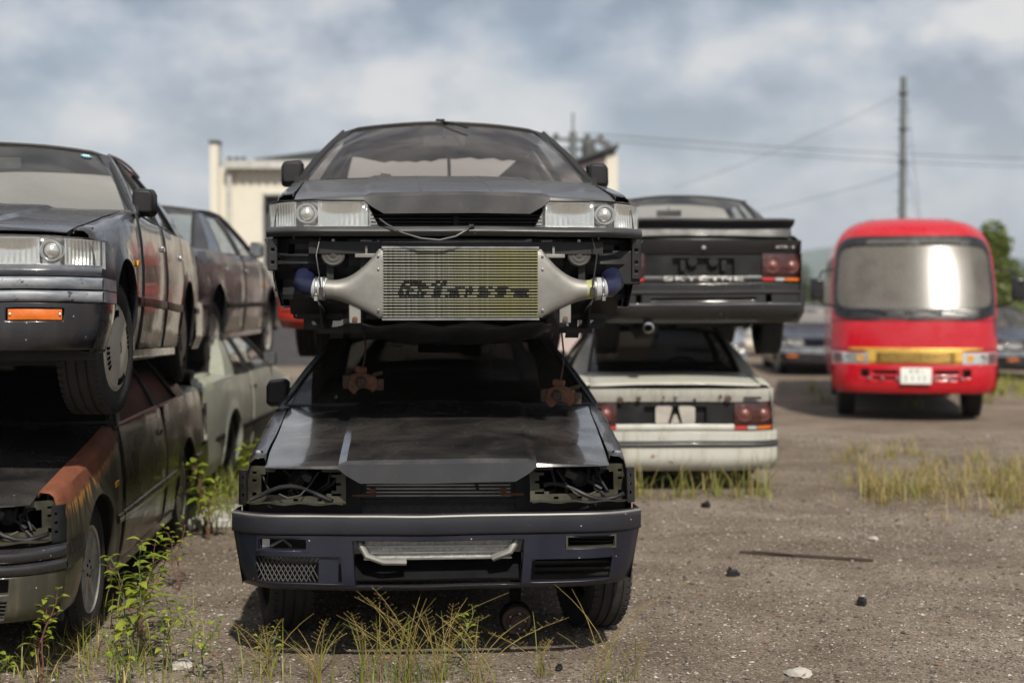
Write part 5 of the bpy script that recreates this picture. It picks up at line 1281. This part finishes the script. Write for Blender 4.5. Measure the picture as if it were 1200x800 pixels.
# ------------------------------------------------------------------ buildings
def warehouse():
    root = empty('warehouse', (-6.35, 31, 0)); tag(root, 'cream metal warehouse with dark doorway and dark roof behind the stacks', 'building')
    W, H, Dp = 5.4, 4.35, 14
    m = MB(); n = 170
    def rib(x): return .035 if int(x / .09) % 2 else 0.0
    flat = lambda x: 0.0
    door = (.95, 2.75, 0, 3.75)
    xs = brk(0, W, .045, [door[0], door[1]])
    for z0, z1, cond, rb in ((0, 3.75, lambda x: not door[0] < x < door[1], flat), (3.75, 3.92, lambda x: True, flat), (3.92, H, lambda x: True, rib)):
        for a, b in zip(xs, xs[1:]):
            if cond((a + b)/2): m.add([(a, rb(a), z0), (b, rb(b), z0), (b, rb(b), z1), (a, rb(a), z1)], [(0, 1, 2, 3)])
    m.add([(0, 0, 0), (0, Dp, 0), (0, Dp, H), (0, 0, H)], [(0, 1, 2, 3)]); m.add([(W, 0, 0), (W, Dp, 0), (W, Dp, H), (W, 0, H)], [(0, 1, 2, 3)]); m.add([(0, Dp, 0), (W, Dp, 0), (W, Dp, H), (0, Dp, H)], [(0, 1, 2, 3)])
    m.build('wall', 'wall_cream', root, angle=10)
    d = MB(); d.box((1.85, .35, 1.87), (1.86, .05, 3.75)); do = d.build('door', 'door_window_dark', root)
    f = MB(); f.box((.935, -.01, 1.88), (.03, .06, 3.76)); f.box((2.765, -.01, 1.88), (.03, .06, 3.76)); f.box((1.85, -.01, 3.765), (1.86, .06, .03)); f.build('door_frame', 'fascia_grey', do)
    c = MB(); c.box((-.09, .0, 2.42), (.18, .30, 4.84)); c.build('corner_pilaster', 'wall_cream', root)
    cc = MB(); cc.box((-.09, 0, 4.87), (.22, .34, .07)); cc.build('pilaster_cap', 'roof_dark', root)
    e = MB(); e.box((W/2 + .1, -.10, H + .03), (W - .1, .35, .17)); e.build('gutter', 'fascia_grey', root)
    p = MB(); p.tube([(.22, -.10, 4.3), (.22, -.10, 0.1)], .05, 8); p.build('downpipe', 'fascia_grey', root)
    r = MB(); r.prism([(.55, H + .10), (.62, H + .25), (2.3, H + .46), (4.6, H + .46), (W, H + .10)], lambda x, z: (x, .8, z), lambda x, z: (x, Dp, z)); r.build('roof', 'roof_dark', root)
    for q in range(3):
        k = MB(); k.lathe([(.06, 0), (.06, .10), (.04, .14), (.001, .15)], (.16 + q*.15, .3, H + .10), 'z', 10); k.build('roof_ridge_cap', 'roof_dark', root)
warehouse()
def gable_house():
    root = empty('gabled_shed', (1.85, 36, 0)); tag(root, 'shed with mono-pitch gable in pink and cream beside the utility pole', 'building')
    m = MB(); m.prism([(-2.6, 0), (.75, 0), (.75, 5.15), (-2.6, 4.0)], lambda x, z: (x, 0, z), lambda x, z: (x, 6, z)); m.build('wall', 'wall_pink', root)
    r = MB(); r.prism([(-2.9, 3.98), (.82, 5.26), (.82, 5.36), (-2.9, 4.08)], lambda x, z: (x, -.25, z), lambda x, z: (x, 6.3, z)); r.build('roof', 'roof_dark', root)
    c = MB(); c.box((.66, -.04, 2.55), (.30, .10, 5.1)); c.build('corner_post', 'wall_cream', root)
    a = MB(); a.prism([(-2.4, 3.25), (.5, 3.55), (.5, 3.62), (-2.4, 3.40)], lambda x, z: (x, -.7, z), lambda x, z: (x, -.05, z)); a.build('awning', 'roof_brown', root)
    wd = MB(); wd.box((.15, -.02, 3.0), (.5, .05, .7)); wd.build('window', 'door_window_dark', root)
gable_house()
def long_shed():
    root = empty('long_shed', (4.6, 44, 0)); tag(root, 'low cream shed with brown roof in the far background', 'building')
    m = MB(); m.box((0, 3, 1.35), (7.0, 6, 2.7)); m.build('wall', 'wall_cream', root)
    r = MB(); r.prism([(-.4, 2.7), (3, 3.7), (6.4, 2.7)], lambda y, z: (-3.8, y, z), lambda y, z: (3.8, y, z)); r.build('roof', 'roof_brown', root)
    for q in range(4):
        w_ = MB(); w_.box((-2.6 + q*1.7, -.01, 1.5), (.9, .05, 1.0)); w_.build('window', 'door_window_dark', root)
long_shed()

# ------------------------------------------------------------------ poles and wires
def bare_pole():
    root = empty('utility_pole', (10.95, 40, 0)); tag(root, 'tall bare grey pole standing behind the red bus', 'utility pole')
    m = MB(); m.tube([(0, 0, -.1), (0, 0, 4), (0, 0, 7.65)], [.11, .10, .085], 14); m.build('pole', 'concrete_pole', root)
    b = MB()
    for z in (7.2, 6.2, 5.3): b.lathe([(.12, -.03), (.135, -.03), (.135, .03), (.12, .03)], (0, 0, z), 'z', 14)
    for q in range(16): b.box(((-1)**q * .16, 0, 3.2 + q*.25), (.14, .02, .02))
    tag(b.build('band', 'insulator', root), kind='stuff')
bare_pole()
def arm_pole():
    root = empty('utility_pole', (1.62, 38, 0)); tag(root, 'utility pole with insulator cross-arms above the roof of the centre stack', 'utility pole')
    m = MB(); m.tube([(0, 0, -.1), (0, 0, 5.9)], [.14, .10], 12); m.tube([(0, 0, 5.9), (0, 0, 6.4)], .03, 6); m.build('pole', 'concrete_pole', root)
    c = MB(); c.box((0, .12, 5.70), (1.7, .08, .09), (0, 0, .25)); c.box((0, .12, 5.45), (1.3, .08, .08), (0, 0, .25)); c.build('cross_arm', 'concrete_pole', root)
    for x in (-.75, -.45, .4, .75):
        i = MB(); i.lathe([(.05, 0), (.09, .03), (.05, .06), (.09, .10), (.05, .13), (.001, .16)], (x, .12 + x*.25, 5.72), 'z', 10); i.build('insulator', 'insulator', root)
    t = MB(); t.lathe([(.16, -.22), (.18, -.18), (.18, .18), (.12, .25), (.001, .27)], (.42, .1, 5.45), 'z', 14, True); t.build('transformer', 'insulator', root)
    t = MB(); t.box((.82, .1, 5.62), (.40, .18, .16), (0, .5, 0)); t.build('switch_box', 'insulator', root)
arm_pole()
def wire(a, b, sag, label, r=.007):
    m = MB(); n = 24
    m.tube([(lerp(a[0], b[0], t), lerp(a[1], b[1], t), lerp(a[2], b[2], t) - sag*4*t*(1 - t)) for t in [i/n for i in range(n + 1)]], r, 5); tag(m.build('overhead_wire', 'black_cable'), label, 'wire', 'overhead wires')
wire((10.85, 40, 7.15), (5.2, 46, 5.0), .15, 'overhead wire sloping down to the left from near the top of the bare pole')
wire((10.95, 40, 4.95), (3.6, 48, 3.6), .2, 'lower overhead wire leaving the bare pole to the left, faint')
wire((1.9, 38, 5.86), (45, 62, 8.0), .7, 'long level overhead wire from the cross-arm pole to the right', .010)
wire((1.9, 38, 5.72), (45, 62, 7.75), .8, 'second long level wire just under the first', .009)
wire((11.05, 40, 7.0), (12.7, 44, 3.2), .05, 'guy wire dropping to the right from the bare pole')
wire((11.05, 40, 5.2), (12.2, 42, 2.8), .04, 'lower guy wire dropping to the right from the bare pole')

# ------------------------------------------------------------------ trees
def leaf_cloud(m, c, r, n, size, rnd):
    for _ in range(n):
        d = Vector((rnd.gauss(0, 1), rnd.gauss(0, 1), rnd.gauss(0, 1))); d.normalize(); p = Vector(c) + Vector((d.x*r[0], d.y*r[1], d.z*r[2])) * rnd.uniform(.25, 1.0)**.5
        a = Vector((rnd.gauss(0, 1), rnd.gauss(0, 1), rnd.gauss(0, .7))).normalized(); b = a.cross(Vector((rnd.gauss(0, 1), rnd.gauss(0, 1), rnd.gauss(0, 1)))).normalized(); s = size * rnd.uniform(.6, 1.4)
        m.add([p - a*s, p + b*s*.5, p + a*s, p - b*s*.5], [(0, 1, 2, 3)])
def tree(x, y, h, rad, label, mat='tree_leaf', seed=1, dens=1.0):
    rnd = random.Random(seed); root = empty('tree', (x, y, 0)); tag(root, label, 'tree', 'trees in the background')
    t = MB(); t.tube([(0, 0, -.1), (rnd.uniform(-.1, .1), 0, h*.3), (rnd.uniform(-.2, .2), .1, h*.6), (0, 0, h*.9)], [.02*h + .03, .017*h + .02, .011*h, .01], 8)
    cl = []
    for q in range(11):
        a = rnd.uniform(0, 2*PI); z = h*rnd.uniform(.35, .92); rr = rad*(1.15 - z/h)*rnd.uniform(.5, 1.1); c = (rr*math.cos(a), rr*math.sin(a), z); cl.append(c)
        t.tube([(0, 0, z*.75), (c[0]*.5, c[1]*.5, z*.9), c], [.012*h*.6, .02, .008], 5)
    t.build('trunk', 'bark', root)
    m = MB()
    for c in cl + [(0, 0, h*.95)]: leaf_cloud(m, c, (rad*.42, rad*.42, rad*.36), int(240*dens), .075 * max(1, h/5), rnd)
    m.build('crown', mat, root)
tree(13.5, 40, 3.55, .85, 'yellow-green young tree beside the bare pole, right of the bus', seed=4)
tree(12.55, 41.5, 3.6, .55, 'slender young tree immediately behind the right edge of the bus roof', seed=9, dens=.6)
tree(14.6, 43, 2.7, 1.2, 'low bushy tree at the right edge behind the white car', seed=5)
for q, (x, y, h) in enumerate(((14, 85, 2.7), (17.5, 88, 3.1), (21, 84, 2.6), (24.5, 90, 3.1), (28, 86, 2.8), (33, 92, 3.3))):
    tree(x, y, h, 1.9, ['dark far tree just right of the black coupe boot', 'second dark far tree left of the red bus', 'dark far tree hidden mostly by the bus, left', 'dark far tree hidden mostly by the bus, middle', 'dark far tree at the right of the bus', 'far tree at the right edge of the picture'][q], 'tree_leaf_dark', 20 + q)
# far belt of woodland
m = MB(); rnd = random.Random(8)
for q in range(170):
    x = rnd.uniform(-150, 150); leaf_cloud(m, (x, rnd.uniform(140, 170), rnd.uniform(.8, 2.2)), (3.2, 2.5, 1.6), 60, .5, rnd)
tag(m.build('woodland', 'tree_leaf_dark'), 'dark belt of far woodland along the horizon', 'woodland', kind='stuff')

# ------------------------------------------------------------------ ground cover
def blade(m, x, y, z, h, lean, ang, w_, n=3, curl=1.0):
    dx, dy = math.cos(ang), math.sin(ang); px, py = -dy, dx; L, Rr = [], []
    for k in range(n + 1):
        t = k/n; o = lean*h*t**(1 + curl); zz = z + h*t*(1 - .25*lean*t); ww = w_*(1 - t)**.7 + .0004
        L.append((x + dx*o + px*ww, y + dy*o + py*ww, zz)); Rr.append((x + dx*o - px*ww, y + dy*o - py*ww, zz))
    m.rows([L, Rr])
def grass_patch(name, mat, spots, label, per, hr, w_, seed, spread=.06):
    rnd = random.Random(seed); m = MB()
    for (x, y, r) in spots:
        for _ in range(per):
            a = rnd.uniform(0, 2*PI); q = r*abs(rnd.gauss(0, .6))
            blade(m, x + q*math.cos(a), y + q*math.sin(a), -.005, rnd.uniform(*hr), rnd.uniform(.1, 1.3), rnd.uniform(0, 2*PI), w_*rnd.uniform(.6, 1.3))
    return tag(m.build(name, mat, angle=180), label, 'grass', kind='stuff')
rnd = random.Random(2)
# tufts on the right, round the white wreck, along the stacks
sp = [(rnd.uniform(2.75, 5.2), rnd.gauss(11.2, .50), rnd.uniform(.06, .28)) for _ in range(100)] + [(rnd.uniform(3.0, 5.2), rnd.gauss(12.6, .7), .14) for _ in range(40)] + [(3.9 + rnd.gauss(0, .25), 14.3 + rnd.gauss(0, .4), .12) for _ in range(8)]
grass_patch('grass', 'grass_dry', sp, 'dry straw-coloured grass patch on the gravel at the right', 14, (.04, .30), .0032, 5)
grass_patch('grass', 'grass_blade', [(x, y, r) for x, y, r in sp if rnd.random() < .7], 'green grass blades among the dry patch at the right', 9, (.03, .28), .0032, 6)
sp2 = [(rnd.choice([.8, 1.0, 1.35, 1.6, 1.75, 1.95]) + rnd.gauss(0, .10), 11.2 + rnd.gauss(0, .14), .10) for _ in range(34)]
grass_patch('grass', 'grass_blade', sp2, 'grass growing along the bumper of the white wreck', 6, (.05, .36), .0040, 7)
grass_patch('grass', 'grass_dry', sp2[:20], 'dry stalks along the bumper of the white wreck', 4, (.08, .45), .004, 8)
sp3 = [(-1.75 + rnd.gauss(0, .2), rnd.uniform(5.6, 7.6), .10) for _ in range(18)] + [(rnd.uniform(-2.4, -1.1), rnd.uniform(5.5, 6.2), .14) for _ in range(18)]
grass_patch('grass', 'grass_blade', sp3, 'grass between the two front stacks', 8, (.04, .26), .0028, 9)
grass_patch('grass', 'grass_dry', sp3, 'dry grass between the two front stacks', 4, (.04, .24), .0024, 10)
sp4 = [(-2.05 + rnd.gauss(0, .22), rnd.uniform(9.5, 14), .16) for _ in range(60)]
grass_patch('grass', 'grass_blade', sp4, 'tall grass beside the mossy silver car', 14, (.10, .42), .006, 12)
sp5 = [(rnd.uniform(4.5, 8), rnd.uniform(19, 26), .2) for _ in range(20)] + [(8.4 + rnd.gauss(0, .6), rnd.uniform(20, 25), .25) for _ in range(30)]
grass_patch('grass', 'grass_blade', sp5, 'grass tufts around the bus and the far cars', 16, (.1, .4), .009, 13)

# thin panicle grass in front of the navy bumper: every clump its own
def panicle_clump(x, y, n, hmin, hmax, seed, label, dry=.5):
    rnd = random.Random(seed); root = empty('grass_clump', (x, y, 0)); tag(root, label, 'grass clump', 'wild grass clumps in front of the navy bumper')
    st = MB(); lf = MB()
    for q in range(n):
        a = rnd.uniform(0, 2*PI); h = rnd.uniform(hmin, hmax); ln = rnd.uniform(.05, 1.1)*h; x0, y0 = rnd.gauss(0, .025), rnd.gauss(0, .02)
        pts = [(x0 + math.cos(a)*ln*t*t, y0 + math.sin(a)*ln*t*t*.6, h*t*(1 - .12*t)) for t in [i/6 for i in range(7)]]
        st.tube(pts, [.0016]*5 + [.0010, .0006], 4, False)
        if rnd.random() < .45:
            for k in range(7):
                t = .60 + .40*k/7; i = min(5, int(t*6)); p = Vector(pts[i]).lerp(Vector(pts[i + 1]), t*6 - i)
                for sg in (-1, 1):
                    l2 = rnd.uniform(.02, .055)*(1.25 - t*.7); d = Vector((sg*rnd.uniform(.5, 1), rnd.uniform(-.5, .5), rnd.uniform(.3, .8))).normalized(); e = p + d*l2
                    st.tube([p, e], .0005, 3, False); st.box(e, (.0022, .002, .003))
    for q in range(int(n*1.8)):
        blade(lf, rnd.gauss(0, .05), rnd.gauss(0, .04), 0, rnd.uniform(.06, .30), rnd.uniform(.2, 1.3), rnd.uniform(0, 2*PI), rnd.uniform(.0012, .0034), 5)
    st.build('stalk', 'grass_dry', root); lf.build('blade', 'grass_blade', root, angle=180)
CL = [(-1.02, 5.86, 10, .16, .32, 'clump of thin grass at the left end of the navy bumper'), (-.80, 5.80, 9, .14, .30, 'thin grass clump left of centre, spreading low stalks'), (-.60, 5.82, 12, .20, .36, 'thin grass clump below the mesh duct of the navy bumper'),
      (-.43, 5.80, 16, .24, .46, 'tall seeding grass clump under the centre of the navy bumper'), (-.30, 5.84, 14, .20, .40, 'reddish seeding grass clump beside the tall one under the bumper centre'), (-.14, 5.80, 9, .18, .34, 'grass clump left of the rusty brake hub'),
      (.14, 5.90, 5, .12, .26, 'sparse flattened grass stalks right of the rusty brake hub'), (.38, 5.78, 6, .26, .52, 'lone tall grass stalk crossing the navy bumper at the right'), (.50, 5.84, 4, .14, .26, 'few short grass blades at the right front tyre of the lower coupe')]
for q, (x, y, n, a, b, lb) in enumerate(CL): panicle_clump(x, y, n, a, b, 60 + q, lb)

# broad-leaved weeds, each leaf its own piece
lm = MB()
def leafshape():
    n = 5; L, C, Rr = [], [], []
    for k in range(n + 1):
        t = k/n; w_ = .30*math.sin(PI*min(1, t*1.02))**.8 * (1 - .35*t) + (.002); z = .12*math.sin(t*PI) - .22*t*t
        L.append((-w_, t, z + .10*w_)); C.append((0, t, z - .05)); Rr.append((w_, t, z + .10*w_))
    lm.rows([L, C, Rr])
leafshape(); LEAF = lm.mesh('leaf', 'weed_leaf', 180)
def weed(x, y, h, seed, label, stems=2, size=.06, dens=7, lean=.25, mat='stem_red'):
    rnd = random.Random(seed); root = empty('weed', (x, y, 0)); tag(root, label, 'weed', 'broad-leaved weeds between the stacks')
    st = MB(); tips = []
    for q in range(stems):
        a = rnd.uniform(0, 2*PI); hh = h*rnd.uniform(.65, 1); ln = lean*hh*rnd.uniform(.4, 1.3)
        pts = [Vector((math.cos(a)*ln*t**1.5 + .012*math.sin(t*9 + q), math.sin(a)*ln*t**1.5, hh*t)) for t in [i/8 for i in range(9)]]
        st.tube(pts, [.0045*(1 - .6*i/8) for i in range(9)], 6, False)
        for k in range(dens):
            t = lerp(.30, 1, (k + 1)/dens); i = min(7, int(t*8)); p = pts[i].lerp(pts[i + 1], t*8 - i)
            for sg in (0, PI):
                if t < .45 and rnd.random() < .4: continue
                az = k*1.4 + sg + rnd.uniform(-.5, .5); b = rnd.uniform(.02, .06)*(1.2 - t); e = p + Vector((-math.sin(az)*b, math.cos(az)*b, b*.5)); st.tube([p, e], .0013, 4, False)
                s = size*rnd.uniform(.55, 1.2)*(1.15 - .35*t); inst('leaf', LEAF, root, e, (rnd.uniform(-.1, .6), rnd.uniform(-.35, .35), az), (s, s, s))
    st.build('stem', mat, root)
WD = [(-1.62, 6.05, .66, 'tallest leafy weed in the gap between the front stacks', 3, .075, 8, .20), (-1.72, 6.5, .62, 'leafy weed against the door of the grimy coupe', 2, .07, 7, .3), (-1.45, 5.95, .42, 'bright leafy weed beside the left end of the navy bumper', 2, .055, 6, .25), (-1.30, 5.85, .36, 'small leafy weed nearest the navy bumper corner', 2, .05, 6, .3),
      (-1.92, 5.72, .50, 'leafy weed in front of the alloy wheel of the grimy coupe', 2, .05, 7, .2), (-2.05, 5.62, .26, 'short weed by the grimy coupe front bumper', 2, .04, 5, .4), (-1.55, 5.70, .30, 'low weed at the bottom of the gap between stacks', 2, .045, 5, .5), (-1.80, 7.6, .50, 'yellow-flowering weed by the rear wheel of the grimy coupe', 2, .05, 7, .3),
      (-.20, 5.98, .34, 'pointed-leaf weed left of the rusty brake hub', 2, .045, 5, .12), (-1.02, 6.05, .22, 'weed in the shade under the left end of the navy bumper', 2, .035, 5, .4), (-1.98, 9.2, .60, 'tall weed behind the grimy coupe', 3, .09, 9, .15), (-1.95, 10.6, .75, 'tall weed beside the mossy silver car', 3, .10, 9, .15), (-1.85, 12.0, .65, 'weed at the far end of the mossy silver car', 3, .10, 8, .2)]
for q, (x, y, h, lb, n, s, d, le) in enumerate(WD): weed(x, y, h * .85, 100 + q, lb, n + (q < 2), s * 1.05, d + 1, le, 'stem_red' if q % 3 == 1 else 'stem_green')

# ------------------------------------------------------------------ litter
def bits():
    m = MB(); m.box((0, 0, .012), (.80, .018, .012)); m.box((.08, .012, .014), (.55, .012, .008), (0, 0, .015)); m.box((-.2, -.01, .02), (.25, .006, .006), (0, .03, -.02))
    o = m.build('wood_strip', 'wood_dark'); o.location = (1.78, 8.58, 0); o.rotation_euler = (0, 0, R(-20)); tag(o, 'long thin dark strip lying on the gravel at the right', 'strip')
    for q, (x, y, s, lb) in enumerate(((1.25, 8.02, .045, 'black plastic clip standing on the gravel left of the dark strip'), (1.80, 7.27, .040, 'small black block on the gravel in front of the dark strip'), (1.45, 10.6, .045, 'black scrap on the gravel near the white wreck'), (2.0, 12.2, .05, 'dark scrap on the gravel toward the bus'), (.20, 6.0, .025, 'small black scrap near the right grass stalk'))):
        b = MB(); b.box((0, 0, s*.4), (s*1.3, s, s*.8)); b.box((s*.6, 0, s*.3), (s*.5, s*.7, s*.5), (0, .3, .4)); b.box((-s*.3, 0, s*.9), (s*.3, s*.8, s*.5), (0, .2, 0)); o = b.build('plastic_scrap', 'black_plastic', bevel=.003); o.location = (x, y, 0); o.rotation_euler = (0, 0, q*1.1); tag(o, lb, 'scrap', 'scraps lying on the gravel')
    sl = MB(); sl.prism([(-.38, -.30), (.30, -.34), (.42, .05), (.28, .40), (-.30, .36)], lambda x, y: (x, y, .0), lambda x, y: (x, y, .06)); o = sl.build('concrete_slab', 'slab_concrete', bevel=.01); o.location = (-1.95, 10.0, .0); o.rotation_euler = (0, 0, .2); tag(o, 'pale concrete slab on the ground behind the grimy coupe', 'slab')
    for q, (x, y, s, lb) in enumerate(((1.20, 5.92, .055, 'pale stone at the bottom edge of the picture'), (-1.42, 6.05, .05, 'white scrap stone among the weeds'), (2.35, 9.2, .035, 'pale pebble right of the dark strip'))):
        bm = bmesh.new(); bmesh.ops.create_icosphere(bm, subdivisions=2, radius=s); rr = random.Random(q)
        for v in bm.verts: v.co *= rr.uniform(.75, 1.15); v.co.z = max(v.co.z*.5, -.008)
        me = bpy.data.meshes.new('stone'); bm.to_mesh(me); bm.free(); me.materials.append(MATS['stone_pale']); o = bpy.data.objects.new('stone', me); COL.objects.link(o); o.location = (x, y, .008); tag(o, lb, 'stone', 'larger pale stones')
bits()
def litter():
    rnd = random.Random(31); m = MB()
    for _ in range(420):
        y = 5.5 + 9*rnd.random()**1.6; x = rnd.uniform(-.38, .40)*y; s = rnd.uniform(.006, .022); a = rnd.uniform(0, 6); c, sn = math.cos(a)*s, math.sin(a)*s; k = rnd.uniform(.2, .6); t = rnd.uniform(0, .5)*s
        m.add([(x + c, y + sn, .004 + t), (x - sn*k, y + c*k, .003), (x - c, y - sn, .004), (x + sn*k, y - c*k, .006 + t)], [(0, 1, 2), (0, 2, 3)])
    tag(m.build('litter', 'litter_brown', angle=5), 'rust flakes and dead leaf bits strewn on the gravel', 'litter', kind='stuff')
litter()
def gravel(mat, n, seed, smin, smax, ymax, bias=1.0):
    rnd = random.Random(seed); m = MB()
    for _ in range(n):
        y = 5.4 + (ymax - 5.4)*rnd.random()**bias; hw_ = y*.40 + .4; x = rnd.uniform(-hw_, hw_); s = rnd.uniform(smin, smax)*(1 if rnd.random() < .93 else 1.8)*(.7 + y*.05); a = rnd.uniform(0, 6)
        c, sn = math.cos(a), math.sin(a); e = rnd.uniform(.6, 1)
        v = [(x + c*s, y + sn*s, s*.25), (x - sn*s*e, y + c*s*e, s*.2), (x - c*s, y - sn*s, s*.3), (x + sn*s*e, y - c*s*e, s*.15), (x + rnd.uniform(-.4, .4)*s, y + rnd.uniform(-.4, .4)*s, s*rnd.uniform(.5, .9)), (x, y, -s*.3)]
        m.add(v, [(0, 1, 4), (1, 2, 4), (2, 3, 4), (3, 0, 4), (1, 0, 5), (2, 1, 5), (3, 2, 5), (0, 3, 5)])
    tag(m.build('gravel', mat, angle=20), 'loose gravel on the yard', 'gravel', kind='stuff')
def pale_spread():
    rnd = random.Random(77); m = MB()
    for (cx, cy, sx, sy, n) in ((2.2, 9.6, .8, .5, 900), (3.0, 7.0, .7, .5, 500), (2.0, 6.6, .9, .35, 350), (-1.45, 8.2, .25, .8, 500), (-1.5, 6.4, .2, .5, 300), (4.5, 10.2, .9, .5, 500), (1.0, 7.6, .7, .5, 400)):
        for _ in range(n):
            x, y = rnd.gauss(cx, sx), rnd.gauss(cy, sy); s = rnd.uniform(.003, .010)*(2.0 if rnd.random() < .03 else 1); a = rnd.uniform(0, 6); c, sn = math.cos(a), math.sin(a)
            m.add([(x + c*s, y + sn*s, s*.2), (x - sn*s*.7, y + c*s*.7, s*.25), (x - c*s, y - sn*s, s*.15), (x + sn*s*.7, y - c*s*.7, s*.2), (x + rnd.uniform(-.4, .4)*s, y, s*rnd.uniform(.4, .8)), (x, y, -s*.3)], [(0, 1, 4), (1, 2, 4), (2, 3, 4), (3, 0, 4), (1, 0, 5), (2, 1, 5), (3, 2, 5), (0, 3, 5)])
    tag(m.build('gravel', 'stone_pale', angle=20), 'patches of pale crushed stone on the yard', 'gravel', kind='stuff')
pale_spread()
gravel('stone_brown', 30000, 1, .003, .009, 16, 1.7); gravel('stone_pale', 4500, 2, .003, .009, 16, 1.6); gravel('stone_dark', 12000, 3, .004, .010, 16, 1.7)

# ------------------------------------------------------------------ the air
def haze():
    m = MB(); m.box((0, 2750, 80), (6030, 6530, 164)); o = m.build('haze', None, angle=1); k = N('haze_air'); k.t.nodes.remove(k.b)
    v = k.n('ShaderNodeVolumePrincipled'); v.inputs['Color'].default_value = (0.80, 0.88, 1.0, 1); v.inputs['Density'].default_value = 0.00022; v.inputs['Anisotropy'].default_value = 0.1
    k.l(v.outputs[0], k.o.inputs['Volume']); o.data.materials.append(k.m); tag(o, 'thin blue summer haze over the yard and the far hills', 'haze', kind='stuff')
haze()
